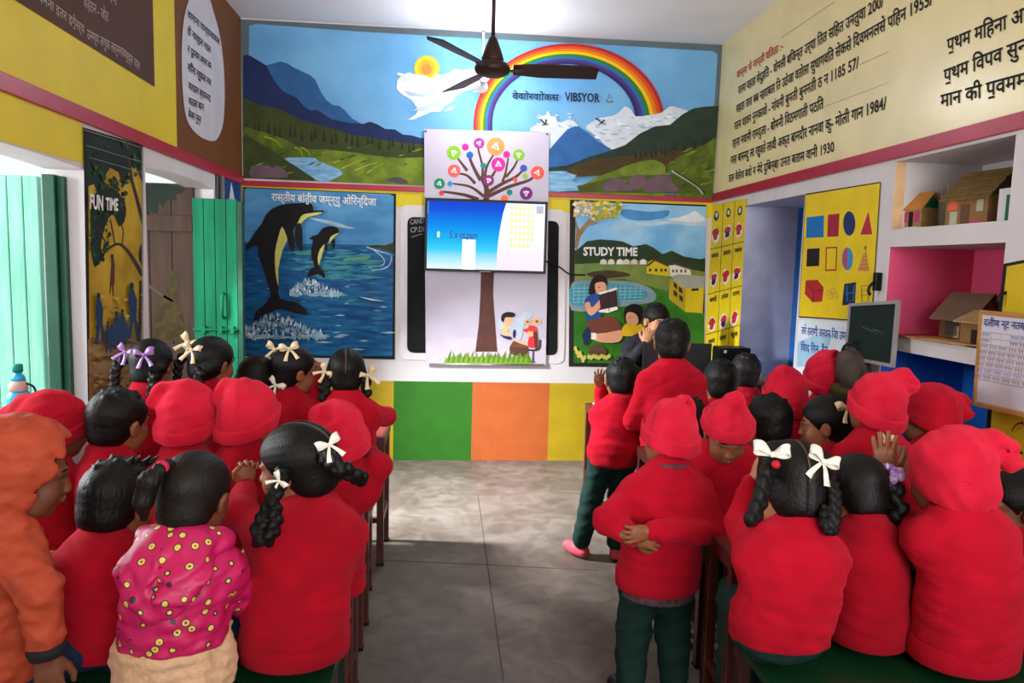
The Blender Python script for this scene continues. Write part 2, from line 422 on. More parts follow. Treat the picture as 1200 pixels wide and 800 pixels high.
_shared = {}
def eye_mesh():
    if 'eye' not in _shared:
        b = MB(); b.lathe([(0, -.0115), (.006, -.0098), (.0102, -.0055), (.0115, 0), (.0102, .0055), (.0066, .0094)], M_EYE, n=14, axis='y')
        b.lathe([(.0066, .0094), (.004, .0111), (.0, .0119)], M_IRIS, n=14, axis='y')
        o = b.build('eye'); _shared['eye'] = o.data; bpy.data.objects.remove(o)
        b = MB(); b.tube([(-.017, -.003, -.001), (-.006, .003, .003), (.006, .004, .003), (.017, 0, -.002)], [.0012, .0024, .0024, .001], M_HAIR, 6)
        o = b.build('eyebrow'); _shared['eyebrow'] = o.data; bpy.data.objects.remove(o)
        b = MB(); b.tube([(-.019, -.004, 0), (-.008, .002, .002), (0, .003, .001), (.008, .002, .002), (.019, -.004, 0)], [.001, .0035, .0036, .0035, .001], M_PINKSKIN, 6)
        b.tube([(-.017, -.004, -.003), (0, .002, -.008), (.017, -.004, -.003)], [.001, .0044, .001], M_PINKSKIN, 6)
        o = b.build('mouth'); _shared['mouth'] = o.data; bpy.data.objects.remove(o)

def place(name, data, parent, R, t, s=1.0):
    o = link_mesh(name, data, parent)
    M = Matrix(np.array(R).tolist()).to_4x4(); M.translation = Vector(t); o.matrix_local = M @ Matrix.Scale(s, 4)
    return o

def to_frame(o, R, t, s=1.0):
    M = Matrix(np.array(R).tolist()).to_4x4(); M.translation = Vector(t); o.matrix_local = M @ Matrix.Scale(s, 4); return o

def hair_boy(parent, R, t, s, seed=0, m=None, tuft=0.0, nape=-.085):
    F = Field((-.11, -.13, -.12), (.11, .12, .16), .0045)
    F.ell((0, -.014, .034), (.080, .097, .083))
    F.ell((0, -.045, -.03), (.062, .055, .05), k=.03)
    rg = np.random.RandomState(seed)
    for i in range(16):
        a = rg.rand()*6.28; e = .25+rg.rand()*1.0
        e = .75+.6*rg.rand(); d = np.array([cos(a)*cos(e), sin(a)*cos(e), sin(e)]); p = np.array([0, -.014, .034])+d*np.array([.078, .094, .082])
        q = p+d*(.003+.005*rg.rand())+np.array([.012*sin(a), .004, .0])
        F.cone(p, q, .010, .003, k=.006)
    if tuft:
        for i in range(5):
            p = np.array([.02+.012*rg.rand(), -.03+.02*i, .108]); F.cone(p, p+np.array([.016+.01*rg.rand(), .01*rg.randn(), .014*tuft]), .009, .0025, k=.006)
    F.plane((0, .086, .062), (0, .72, -.69), k=.006) if False else None
    F.ell((0, .105, -.045), (.12, .10, .092), mode='sub', k=.012)
    F.plane((0, 0, nape), (0, -.25, -1), k=.01)
    for sx in (-1, 1): F.ell((sx*.085, .004, -.008), (.022, .026, .034), mode='sub', k=.01)
    wv = waves(seed+3, .0005, .02, 5)
    def rip(q):
        a = np.arctan2(q[:, 0], -(q[:, 1]+.03)); return .0007*np.sin(a*38+q[:, 2]*60+seed)+wv(q)
    F.ripple(rip)
    return to_frame(np_mesh('hair', [F.mesh()], m or M_HAIR, parent), R, t, s)

def hair_girl(parent, R, t, s, seed=0, m=None, bunches=(), parting=True, low=-.085, pony=None):
    F = Field((-.13, -.15, -.16), (.13, .12, .15), .0045)
    F.ell((0, -.014, .032), (.080, .098, .084))
    F.ell((0, -.048, -.035), (.062, .052, .052), k=.03)
    for b in bunches:
        p0 = np.array([np.sign(b[0])*.055, -.03, b[2]+.02]); F.cone(p0, b, .030, .018, k=.025)
    F.ell((0, .108, -.040), (.12, .10, .092), mode='sub', k=.012)
    F.plane((0, 0, low), (0, -.2, -1), k=.012)
    for sx in (-1, 1): F.ell((sx*.085, .006, -.010), (.022, .024, .030), mode='sub', k=.010)
    def rip(q):
        a = np.arctan2(q[:, 0], q[:, 2]-.02); r = .0004*np.sin(a*30+q[:, 1]*18+seed)
        if parting: r = r+.004*np.exp(-(q[:, 0]/.005)**2)*(q[:, 1] < .075)*(q[:, 2] > -.06)
        return r
    F.ripple(rip)
    o = to_frame(np_mesh('hair', [F.mesh()], m or M_HAIR, parent), R, t, s)
    if parting:
        b = MB(); pts = []
        for i in range(15):
            a = radians(65+i*9.5); pts.append((0, -.014+.094*cos(a), .032+.0805*sin(a)))
        b.tube(pts, .0023, M_PARTING, 6); b.build('hair_parting', o)
    return o

def braid(parent, pts, r, m=None, taper=0.85, sub=5):
    """plaited strand along points (in the person's frame)"""
    S = spline(pts, closed=False, n=10); S = [np.array(p) for p in S]
    L = np.cumsum([0]+[np.linalg.norm(S[i+1]-S[i]) for i in range(len(S)-1)]); n = max(3, int(L[-1]/(r*0.62)))
    lo = np.min(S, 0)-2.2*r; hi = np.max(S, 0)+2.2*r; F = Field(lo, hi, max(.003, r*.2)); prev = None
    for i in range(n):
        u = L[-1]*i/(n-1); j = min(np.searchsorted(L, u), len(S)-1); j = max(j, 1); f = (u-L[j-1])/(L[j]-L[j-1]+1e-9)
        p = S[j-1]+(S[j]-S[j-1])*f; t = S[j]-S[j-1]; t /= np.linalg.norm(t)
        e = np.cross(t, (0, 1, 0)) if prev is None else prev-t*(prev@t)
        e /= np.linalg.norm(e)+1e-9; prev = e; g = np.cross(t, e); rr = r*(1-(1-taper)*i/(n-1)); sd = 1 if i % 2 else -1
        tl = t*cos(.6)-e*sd*sin(.6); ee = e*cos(.6)+t*sd*sin(.6)
        F.ell(p+e*sd*rr*.42, (rr*.62, rr*.95, rr*.72), R=np.stack([ee, tl, g], 1), k=rr*.3)
    F.ripple(waves(7, r*.03, r*.5, 4))
    return np_mesh('braid', [F.mesh()], m or M_HAIR, parent)

def ribbon(b, pts, wdir, wid, m, th=.0016):
    pts = [np.array(p, float) for p in pts]; n = len(pts); vs = []
    for i, p in enumerate(pts):
        t = pts[min(i+1, n-1)]-pts[max(i-1, 0)]; t /= np.linalg.norm(t)+1e-9
        w = np.array(wdir, float); w = w-t*(w@t); w /= np.linalg.norm(w)+1e-9; nn = np.cross(t, w); W = wid[i] if isinstance(wid, (list, tuple)) else wid
        for sw, sn in ((-1, -1), (1, -1), (1, 1), (-1, 1)): vs.append(p+w*sw*W/2+nn*sn*th/2)
    fs = [(i*4+k, i*4+(k+1) % 4, (i+1)*4+(k+1) % 4, (i+1)*4+k) for i in range(n-1) for k in range(4)]+[(0, 1, 2, 3), tuple((n-1)*4+k for k in (3, 2, 1, 0))]
    b.add(vs, fs, m, True)

def bow(parent, c, ang=0.0, s=1.0, m=None, tails=True, facing=None, label=None):
    """ribbon bow: two loops, knot and tails, tied at c; its flat side looks along `facing`"""
    m = m or M_RIB_W; b = MB(); c = np.array(c, float); f = np.array(facing if facing is not None else (0, -1, .3), float); f /= np.linalg.norm(f)
    x = np.cross(f, (0, 0, 1)); x /= np.linalg.norm(x); z = np.cross(x, f)
    x, z = x*cos(ang)+z*sin(ang), -x*sin(ang)+z*cos(ang)
    G = lambda p: c+s*(x*p[0]+z*p[1]+f*p[2])
    for sd in (-1, 1):
        lp = [(0, 0, .002), (.012, .005, .010), (.026, .011, .014), (.036, .012, .008), (.038, .009, .001), (.030, .006, -.005), (.014, .003, -.003), (0, 0, 0)]
        ribbon(b, spline([G((sd*p[0], p[1]*1.3, p[2])) for p in lp], False, 4), z, [s*w for w in np.interp(np.linspace(0, 1, 29), [0, .25, .5, .75, 1], [.006, .022, .026, .022, .006])], m)
        if tails: ribbon(b, spline([G(p) for p in ((0, 0, 0), (sd*.010, -.016, .004), (sd*.020, -.036, .003), (sd*.026, -.052, .006))], False, 4), x, [s*w for w in np.linspace(.006, .018, 13)], m)
    k = MB(); b.lathe([(0, -.007*s), (.005*s, -.005*s), (.007*s, 0), (.005*s, .005*s), (0, .007*s)], m, c=tuple(c+f*.006*s), n=10)
    return tag(b.build('hair_bow', parent), label)

def beanie(parent, R, t, s, flop=((0, -.01, .10, .055), (.06, -.03, .115, .045)), m=None, brim=(.035, -.06), cuff=True, seed=0, crease=True, puff=0.0):
    """knitted cap: snug crown, turned-up cuff and a floppy end"""
    F = Field((-.19, -.2, -.12), (.19, .15, .24), .005)
    a = (.087+puff, .104+puff, .090+puff); c0 = np.array((0, -.014, .036))
    F.ell(c0, a); F.ell((0, -.018, -.030), (.089+puff, .099+puff, .085), k=.03)
    pts = [p[:3] for p in flop]; rs = [p[3] for p in flop]
    if len(pts) > 1: F.chain(pts, rs, k=.022, kj=.015)
    if crease and len(pts) > 1:
        d = np.array(pts[-1])-np.array(pts[0]); mid = np.array(pts[0])*.5+np.array(pts[-1])*.5
        d /= np.linalg.norm(d)+1e-9; up = np.array((0, -.5, .85)); sd = np.cross(d, up); sd /= np.linalg.norm(sd)
        e = np.array(pts[-1])+np.array((0, -.9, .3))*rs[-1]
        F.cone(mid+sd*rs[-1]*.2+np.array((0, -1, .35))*(rs[0]*.88), e, .003, .010, k=.014, mode='sub')
        F.cone(mid-sd*rs[-1]*.9+np.array((0, -.8, .2))*(rs[0]*.86), e-sd*rs[-1]*.3, .003, .009, k=.02, mode='sub')
    n = np.array((0, (brim[0]-brim[1])/-.2, 1.0)); n /= np.linalg.norm(n); pb = np.array((0, -.014, (brim[0]+brim[1])/2))
    F.ripple(waves(seed, .0026, .06, 5))
    F.plane(pb, -n, k=.008)
    F.ell((0, -.014, -.04), (.074, .088, .10), mode='sub', k=.006)
    o = to_frame(np_mesh('beanie', [F.mesh()], m or M_FLEECE, parent), R, t, s)
    if cuff:
        G = Field((-.13, -.16, -.14), (.13, .13, .14), .005); G.ell(c0, (a[0]+.010, a[1]+.010, a[2]+.010)); G.ell((0, -.018, -.035), (.097+puff, .108+puff, .095), k=.03)
        G.ell(c0, (a[0]-.004, a[1]-.004, a[2]-.004), mode='sub'); G.ell((0, -.018, -.035), (.079, .094, .082), mode='sub'); G.plane(pb-n*.003, -n, k=.006); G.plane(pb+n*.042, n, k=.006)
        G.ripple(waves(seed+1, .0012, .06, 4)); to_frame(np_mesh('turned_up_cuff', [G.mesh()], m or M_FLEECE, o), np.eye(3), (0, 0, 0))
    return o

def hand_mesh(wrist, dirn, normal, side, curl=0.5, spread=0.12, s=1.0, thumb=0.7):
    """palm, four jointed fingers and a thumb from the side of the palm; normal points out of the back of the hand"""
    y = np.array(dirn, float); y /= np.linalg.norm(y); z = np.array(normal, float); z -= y*(z@y); z /= np.linalg.norm(z); x = np.cross(y, z)*side
    R = np.stack([x, y, z], 1); F = Field(np.array(wrist)-.13*s, np.array(wrist)+.15*s, .003); F.frame(R*s, wrist)
    # distances below are scaled with the frame, radii by hand
    F.cone((0, -.045, 0), (0, .005, 0), .019*s, .017*s); F.ell((0, .036, 0), np.array((.029, .038, .0135))*s, R=np.eye(3)/s, k=.012)
    for i, (bx, ln) in enumerate(((-.022, .037), (-.0075, .046), (.0075, .049), (.0215, .044))):
        p = np.array((bx, .064-.004*abs(i-1.6), .001)); yaw = spread*(i-1.5); a = curl*(.35+.1*(3-i)*.5); r = .0072*s
        F.cone((bx*.6, .025, 0), p, .009*s, .0078*s, k=.006)
        for seg, fr in enumerate((.45, .32, .25)):
            d = np.array((sin(yaw)*cos(a), cos(a)*cos(yaw), -sin(a))); q = p+d*ln*fr
            F.cone(p, q, r, r*.92, k=.0015 if seg == 0 else .001); p = q; r *= .92; a += curl*.75
    t0 = np.array((.016, .014, -.004)); t1 = np.array((.036, .036, -.008-.010*curl)); t2 = np.array((.036+.012*thumb, .056, -.012-.016*curl)); t3 = t2+np.array((-.002+.006*thumb-.008*curl, .016, -.006*curl))
    F.cone(t0, t1, .013*s, .0095*s, k=.008); F.cone(t1, t2, .0092*s, .0078*s, k=.002); F.cone(t2, t3, .0078*s, .0062*s, k=.001)
    return F.mesh()
def rot2(yaw): a = radians(yaw); return np.array([[cos(a), -sin(a), 0], [sin(a), cos(a), 0], [0, 0, 1]])

def person(label, head, hrot, base, yaw=0.0, seat=0.43, stand=None, w=1.0, hs=1.0, arms=None, top=M_KNIT, skin=M_SKIN, pants=M_PANTS, shoe=M_SHOE,
           group=None, cat='child', h=.0072, seed=0, topname='sweater', hems=False, collar=True, fold=1.0, plumb=.02, hands=None, name='child', pudge=0.0, legs=None, hem=None, hidearms=False, topper=None, nk=0.0, lshift=0.0, creases=0.0013):
    """one continuous body (skull, face, neck, trunk, limbs, hands) dressed in separate garments.
    head: world point at the middle of the hair or hat; base: world x, y of the hips"""
    eye_mesh()
    Rh = rotm(*hrot); B = rot2(yaw); U = lambda v: B @ np.array(v, float)
    ph = stand['hip'] if stand else seat+.105
    root = empty(name, (base[0], base[1], 0.0)); tag(root, label, cat, group)
    org = np.array((base[0], base[1], 0.0)); P = np.array((0, 0, ph)); H = np.array(head, float)-org-Rh @ np.array((0, -.014, .035))*hs
    N = H+Rh @ np.array((0, -.022, -.092))*hs+U((0, -.012, -.012+nk))
    if stand and 'neck' in stand: N = np.array(stand['neck'])-org
    ax = (N-P)/np.linalg.norm(N-P); dn = -ax
    back = -U((0, 1, 0)); side = U((1, 0, 0)); lerp = lambda t: P+(N-P)*t
    L = np.linalg.norm(N-P)
    # arms: shoulder, elbow, wrist
    arms = arms or {}; J = {}
    for sd, nm in ((-1, 'l'), (1, 'r')):
        sh = lerp(1-.075/L)+side*sd*.106*w+U((0, .012, 0)); a = arms.get(nm, ((.008, .12, -.125), (-.03, .28, -.085)))
        el = sh+U((a[0][0]*sd, a[0][1], a[0][2])) if len(a[0]) == 3 else np.array(a[0][:3])-org
        wr = sh+U((a[1][0]*sd, a[1][1], a[1][2])) if len(a[1]) == 3 else np.array(a[1][:3])-org
        J[nm] = (sh, el, wr)
    # legs: hip, knee, ankle, toe direction
    LG = []
    for sd in (-1, 1):
        hp = P+side*sd*.054*w
        if stand:
            k, an = stand['legs'][0 if sd < 0 else 1][:2]; kn = np.array(k)-org; an = np.array(an)-org; td = U((sd*.25, 1, 0))
            if len(stand['legs'][0 if sd < 0 else 1]) > 2: td = np.array(stand['legs'][0 if sd < 0 else 1][2], float)
        else:
            kn = P+side*(sd*.056+lshift)+U((0, .27, -.035)); an = np.array((kn[0], kn[1], .075))+U((0, -.02, 0)); td = U((0, 1, 0))
        LG.append((hp, kn, an, td/np.linalg.norm(td)))
    pts = np.array([H+.14, H-.14, P-.14, P+.14]+[q for nm in J for q in J[nm]]+[q for l in LG for q in l[:3]])
    lo = pts.min(0)-.12; hi = pts.max(0)+.12; lo[2] = 0.0
    # ---- body
    F = Field(lo, hi, h); F.frame(Rh*1.0, H)
    head_scaled(F, hs)
    F.frame()
    F.cone(H+Rh @ np.array((0, -.022, -.055))*hs, N-ax*.02, .043*hs, .047, k=.02)
    F.tube([(P, .105*w, .085), (lerp(.45), .095*w, .075), (lerp(.8), .09*w, .07), (lerp(.97), .045, .045)], side, k=.02, nseg=8)
    for nm in J:
        sh, el, wr = J[nm]; F.cone(sh, el, .038, .031, k=.02); F.cone(el, wr, .031, .021, k=.01)
    for hp, kn, an, td in LG:
        F.cone(hp, kn, .054, .042, k=.02); F.cone(kn, an, .042, .026, k=.01); F.cone(an-(0, 0, .03), an+td*.10-(0, 0, .045), .026, .022, k=.01)
    parts = [F.mesh()]
    for nm, sd in (('l', 1), ('r', -1)):
        sh, el, wr = J[nm]; d = (wr-el)/np.linalg.norm(wr-el); hd = (hands or {}).get(nm, {})
        parts.append(hand_mesh(wr+d*.012, hd.get('d', d), hd.get('n', (0, 0, 1) if abs(d[2]) < .8 else tuple(U((0, -1, 0)))), sd, hd.get('curl', .55), hd.get('spread', .12), hd.get('s', .92), hd.get('thumb', .6)))
    np_mesh('body', parts, skin, root)
    E_ = _shared
    for sd in (-1, 1):
        place('eye', E_['eye'], root, Rh, H+Rh @ np.array((sd*.030, .0615, .004))*hs, hs)
        place('eyebrow', E_['eyebrow'], root, Rh @ rotm(-sd*22), H+Rh @ np.array((sd*.031, .0765, .027))*hs, hs)
    place('mouth', E_['mouth'], root, Rh, H+Rh @ np.array((0, .0905, -.047))*hs, hs)
    # ---- jumper, jacket
    g = .9; rx = lambda v: v*w*g+pudge
    T = Field(lo, hi, h)
    hm = hem if hem is not None else (-.058 if not stand else -.05)
    tilt = np.array((0, 0, -1.0))+back*.12 if not stand else np.array((0, 0, -1.0)); HB = P+np.array((0, 0, hm))
    T.tube([(P+np.array((0, 0, hm-.02)), rx(.146), .122*g+pudge), (P+np.array((0, 0, .02))+back*.006, rx(.156), .130*g+pudge), (lerp(.25)+back*plumb*.7, rx(.152), .124*g+pudge), (lerp(.5)+back*plumb, rx(.146), .118*g+pudge),
            (lerp(.75)+back*plumb*.8, rx(.140), .108*g+pudge*.6), (lerp(.91), rx(.112), .082), (N-ax*.012, .060, .058), (N+ax*.022, .054, .054)], side, nseg=20)
    for nm in J:
        sh, el, wr = J[nm]; d = (wr-el)/np.linalg.norm(wr-el)
        T.cone(lerp(.96), sh, .046, .046+pudge*.5, k=.05)
        T.cone(sh, el, .047+pudge*.6, .045+pudge*.6, k=.035); T.cone(el, wr-d*.035, .045+pudge*.6, .037+pudge*.4, k=.015); T.cone(wr-d*.04, wr, .037, .031, k=.01)
    if topper: topper(T, dict(P=P, N=N, H=H, Rh=Rh, U=U, side=side, back=back, lerp=lerp, J=J, L=L))
    T.ripple(waves(seed+11, .0014*fold, .085, 6, 1.8))
    if creases: T.ripple(waves(seed+17, creases, .045, 7, 3.0))
    if fold: T.ripple(lambda q: .0013*fold*np.sin((q @ ax)*2*pi/.052+3*np.sin((q @ side)*9+seed)+seed)*np.exp(-((((q-P) @ ax)-.07)/.075)**2)*np.clip(((q-P) @ back)*12, 0, 1))
    T.plane(HB, tilt, k=.012)
    for nm in J:
        sh, el, wr = J[nm]; d = (wr-el)/np.linalg.norm(wr-el)
    o = np_mesh(topname, [T.mesh()], top, root)
    if hems: rib_band(o, HB, side, back, rx(.150), .125*g+pudge, top)
    # ---- trousers
    Q = Field(lo, hi, h)
    Q.ell(P+np.array((0, 0, -.02)), (.130*w, .100, .074), R=B)
    for hp, kn, an, td in LG:
        Q.cone(hp, kn, .069*min(1, w), .058, k=.03); Q.cone(kn, an+np.array((0, 0, .02)), .060, .050, k=.015)
    Q.ripple(waves(seed+5, .003, .07, 6, 1.2))
    Q.plane(np.array((0, 0, ph+(.02 if stand else .075))), (0, 0, 1), k=.01); Q.plane(np.array((0, 0, .055)), (0, 0, -1), k=.006)
    np_mesh('trousers', [Q.mesh()], pants, root)
    for hp, kn, an, td in LG:
        S = Field(an-.16, an+.18, .005); c = np.array((an[0], an[1], max(an[2]-.04, .034)))
        S.cone(c-td*.02, c+td*.045, .031, .033, k=.01); S.cone(c+td*.03, c+td*.10, .033, .027, k=.02); S.cone(c, c+np.array((0, 0, .035)), .032, .029, k=.01)
        S.plane((0, 0, c[2]-.034), (0, 0, -1), k=.004)
        np_mesh('shoe', [S.mesh()], shoe, root)
    return dict(root=root, Rh=Rh, H=H, hs=hs, P=P, N=N, U=U, org=org, J=J, B=B)

def head_scaled(F, hs):
    """head of another size: the same skull, sampled in its own grid"""
    R, t = F.R, F.t
    class G:
        def ell(s, c, r, R=None, k=0, mode='add'): F.ell(np.array(c)*hs, np.array(r)*hs, R, k*hs, mode)
        def cone(s, a, b, ra, rb, k=0, mode='add'): F.cone(np.array(a)*hs, np.array(b)*hs, ra*hs, rb*hs, k*hs, mode)
    head_field(G())

def rib_band(parent, c, side, back, rx, ry, m):
    """ribbed waistband as its own knitted band"""
    b = MB(); n = 260; vs = []; rows = ((-.006, 1.0), (-.002, 1.045), (.026, 1.06), (.052, 1.06), (.060, 1.02))
    for z, k in rows:
        for i in range(n):
            a = 2*pi*i/n; rr = k+.010*(1 if i % 2 else -1)*.5
            vs.append(np.array(c)+side*rx*rr*cos(a)-back*ry*rr*sin(a)+np.array((0, 0, z+.012*max(0, -sin(a))*0)))
    b.add(vs, [(j*n+i, j*n+(i+1) % n, (j+1)*n+(i+1) % n, (j+1)*n+i) for j in range(len(rows)-1) for i in range(n)], m, True)
    return b.build('ribbed_waistband', parent)
# ------------------------------------------------------------------ room shell
M_WHITE = mat('white_limewash', '#cfc9cb', 0.75, 0.05, 3.0, 0.15, 30)
M_CEIL = mat('white_ceiling_limewash', '#e6e5ea', 0.85, 0.03, 2.0, 0.1, 20)
M_YEL = mat('yellow_wall_paint', '#d6c02a', 0.5, 0.04, 5, 0.08, 40, spec=.2)
M_CREAMW = mat('cream_gloss_wall_paint', '#e6d6a0', 0.28, 0.05, 4, 0.25, 9, spec=0.5)
M_BROWN = mat('brown_wall_paint', '#6e4222', 0.55, 0.06, 5, 0.08, 40, spec=.2)
M_STRIP = mat('crimson_wall_band', '#a51c36', 0.35, 0.06, 8, 0.1, 60)
M_LILAC = mat('lavender_limewash', '#c6c8e0', 0.8, 0.10, 6, 0.2, 30)
M_PINKW = mat('pink_niche_paint', '#da4c78', 0.6, 0.05, 6, 0.1, 40)
M_BLUEW = mat('blue_niche_paint', '#1a64c4', 0.5, 0.06, 6, 0.1, 40)
M_BLUED = mat('blue_door_paint', '#1b62b0', 0.5, 0.12, 12, 0.15, 40)
M_TEAL = mat('teal_green_door_paint', '#14805a', 0.7, 0.14, 7, 0.3, 30, hex2='#0e6a4a', spec=.2, stretch=(3, 3, .35))
M_TEALD = mat('dark_green_door_frame', '#0e4a33', 0.5, 0.12, 12)
M_GREEN = mat('green_wall_paint', '#266810', 0.55, 0.06, 8, 0.1, 50)
M_ORG = mat('orange_wall_paint', '#b65a26', 0.6, 0.06, 8, 0.1, 50)
M_YELD = mat('mustard_wall_paint', '#b0940f', 0.6, 0.06, 8, 0.1, 50)
M_EARTH = mat('pale_dusty_ground', '#b8b0a2', 0.95, 0.1, 3)

def floor_material():
    m = mat('worn_concrete', '#756c65', 0.42, 0, 2.2, 0.25, 14, hex2='#5f554d', spec=0.45)
    nt = m.node_tree; N = nt.nodes; L = nt.links; b = N['Principled BSDF']; src = b.inputs['Base Color'].links[0].from_socket
    tc = [n for n in N if n.type == 'TEX_COORD'][0]
    no = N.new('ShaderNodeTexNoise'); no.inputs['Scale'].default_value = 7; no.inputs['Detail'].default_value = 8; no.inputs['Distortion'].default_value = 1.2
    L.new(tc.outputs['Object'], no.inputs['Vector'])
    rp = N.new('ShaderNodeValToRGB'); rp.color_ramp.elements[0].position = .40; rp.color_ramp.elements[1].position = .62
    rp.color_ramp.elements[0].color = (.62, .58, .55, 1); rp.color_ramp.elements[1].color = (1, 1, 1, 1); L.new(no.outputs['Fac'], rp.inputs['Fac'])
    mx = N.new('ShaderNodeMix'); mx.data_type = 'RGBA'; mx.blend_type = 'MULTIPLY'; mx.inputs['Factor'].default_value = .8
    L.new(src, mx.inputs['A']); L.new(rp.outputs['Color'], mx.inputs['B']); L.new(mx.outputs['Result'], b.inputs['Base Color'])
    r2 = N.new('ShaderNodeMapRange'); r2.inputs['To Min'].default_value = .36; r2.inputs['To Max'].default_value = .62; L.new(no.outputs['Fac'], r2.inputs['Value']); L.new(r2.outputs['Result'], b.inputs['Roughness'])
    return m
M_FLOOR = floor_material(); M_JOINT = mat('floor_joint', '#4d4743', 0.8)
YB = -1.6   # rear wall
b = MB(); b.box((XL-.5, YB-.3, -.12), (XR+.6, D+.3, 0), M_FLOOR)
for a, c in (((430, 655), (700, 668)), ((560, 580), (590, 798))):
    p = atZ(*a, 0); q = atZ(*c, 0); b.bar((p[0], p[1], .0006), (q[0], q[1], .0006), .006, .0008, M_JOINT)
tag(b.build('floor'), kind='structure')
b = MB(); b.box((XL-.5, YB-.3, ZC), (XR+.6, D+.3, ZC+.12), M_CEIL); tag(b.build('ceiling'), kind='structure')

def wall_cells(b, x0, x1, ys, zs, hole, m):
    for i in range(len(ys)-1):
        for j in range(len(zs)-1):
            yc = (ys[i]+ys[i+1])/2; zc = (zs[j]+zs[j+1])/2
            if not hole(yc, zc): b.box((x0, ys[i], zs[j]), (x1, ys[i+1], zs[j+1]), m)
def rectX(b, X, y0, y1, z0, z1, m): b.add([(X, y0, z0), (X, y1, z0), (X, y1, z1), (X, y0, z1)], [(0, 1, 2, 3)], m)
def rectY(b, Y, x0, x1, z0, z1, m): b.add([(x0, Y, z0), (x1, Y, z0), (x1, Y, z1), (x0, Y, z1)], [(0, 1, 2, 3)], m)
def rectZ(b, Z, x0, x1, y0, y1, m): b.add([(x0, y0, Z), (x1, y0, Z), (x1, y1, Z), (x0, y1, Z)], [(0, 1, 2, 3)], m)

# left wall: near window A and far doorway B, both with slightly arched heads
A0, A1, AZ0, AZ1 = 1.7, 3.18, .84, 1.865
B0, B1, BZ1 = 3.77, 4.82, 1.955
b = MB(); TW = .16
wall_cells(b, XL-TW, XL, [YB-.2, A0, A1, B0, B1, D+.2], [0, AZ0, AZ1, BZ1, ZC], lambda y, z: (A0 < y < A1 and AZ0 < z < AZ1) or (B0 < y < B1 and z < BZ1), M_WHITE)
def arch(b, y0, y1, z, drop):
    n = 14; pts = [(XL-TW, y0, z+.004), (XL-TW, y1, z+.004)]+[(XL-TW, y1-(y1-y0)*i/n, z-drop*abs(1-2*i/n)**2.2) for i in range(n+1)]
    b.prism(pts, (TW-.0005, 0, 0), M_WHITE)
arch(b, A0, A1, AZ1, .02); arch(b, B0, B1, BZ1, .022)
X = XL+.0015
rectX(b, X, YB, 4.2, ZS+.06, ZC, M_YEL); rectX(b, X, 4.2, D, ZS+.06, ZC, M_BROWN)
rectX(b, X, YB, A1-.02, AZ1+.004, ZS, M_YEL); rectX(b, X, B1+.03, D, .6, ZS, M_BROWN)
tag(b.build('wall_left'), kind='structure')
# right wall: doorway recess C and the shelf niche
C0, C1, CZ1 = 4.03, 4.885, 1.955
N0, N1 = 2.49, 3.19; CD = .42
b = MB()
wall_cells(b, XR, XR+CD, [YB-.2, N0, N1, C0, C1, D+.2], [0, .42, 1.17, 1.235, 1.635, 1.715, CZ1, 2.02, ZC],
           lambda y, z: (C0 < y < C1 and z < CZ1) or (N0 < y < N1 and (.42 < z < 1.17 or 1.235 < z < 1.635 or 1.715 < z < 2.02)), M_WHITE)
b.box((XR+CD, YB-.2, 0), (XR+CD+.08, C0, ZC), M_WHITE); b.box((XR+CD, C1, 0), (XR+CD+.08, D+.2, ZC), M_WHITE); b.box((XR+CD, C0, CZ1), (XR+CD+.08, C1, ZC), M_WHITE)
for z0, z1, m in ((.42, 1.17, M_BLUEW), (1.235, 1.635, M_PINKW)):
    e = .0015; rectX(b, XR+CD-e, N0, N1, z0, z1, m); rectY(b, N0+e, XR+.004, XR+CD, z0, z1, m); rectY(b, N1-e, XR+.004, XR+CD, z0, z1, m); rectZ(b, z1-e, XR+.004, XR+CD, N0, N1, M_WHITE if z1 > 1.5 else m)
rectY(b, C1-.0015, XR+.001, XR+CD, 0, CZ1, M_LILAC); rectY(b, C0+.0015, XR+.001, XR+CD, 0, CZ1, M_LILAC); rectZ(b, CZ1-.0015, XR+.001, XR+CD, C0, C1, M_LILAC)
rectY(b, N1-.0012, XR+.001, XR+.05, 1.715, 2.02, mat('cream_niche_side', '#d9b184', .7))
rectX(b, XR-.0015, YB, D, ZS+.06, ZC, M_CREAMW)
tag(b.build('wall_right'), kind='structure')
# wall facing the camera, painted dado squares below the white field
b = MB(); b.box((XL-.3, D, 0), (XR+.6, D+.2, ZC), M_WHITE); Y = D-.0015
def bx_(x, y): return float(on_back(x, y)[0])
for x0, x1, m in ((XL, bx_(461, 490), M_YELD), (bx_(461, 490), bx_(553, 490), M_GREEN), (bx_(553, 490), bx_(643, 490), M_ORG), (bx_(643, 490), bx_(697, 490), M_YELD), (bx_(697, 490), XR, M_GREEN)):
    rectY(b, Y, x0, x1, 0, .612, m)
rectY(b, Y, XL, XR, 1.915, ZS, M_YEL)
tag(b.build('wall_back'), kind='structure')
# rear wall behind the camera, open where its door and windows are
b = MB()
for lo, hi in (((XL-.2, 0), (-.9, ZC)), ((2.0, 0), (XR+.5, ZC)), ((-.9, 0), (2.0, .9)), ((-.9, 2.8), (2.0, ZC))): b.box((lo[0], YB-.16, lo[1]), (hi[0], YB, hi[1]), M_WHITE)
tag(b.build('wall_rear'), kind='structure')
# crimson band round the room
for i, (lo, hi) in enumerate((((XL, YB, ZS), (XL+.014, D, ZS+.062)), ((XR-.014, YB, ZS), (XR, D, ZS+.062)), ((XL+.014, D-.014, ZS-.006), (XR-.014, D, ZS+.032)))):
    b = MB(); b.box(lo, hi, M_STRIP, .003); tag(b.build('trim_%d' % (i+1)), kind='structure')
b = MB(); b.box((XL-9, -8, -.2), (XL-.5, 12, -.125), M_EARTH); tag(b.build('ground'), kind='structure')

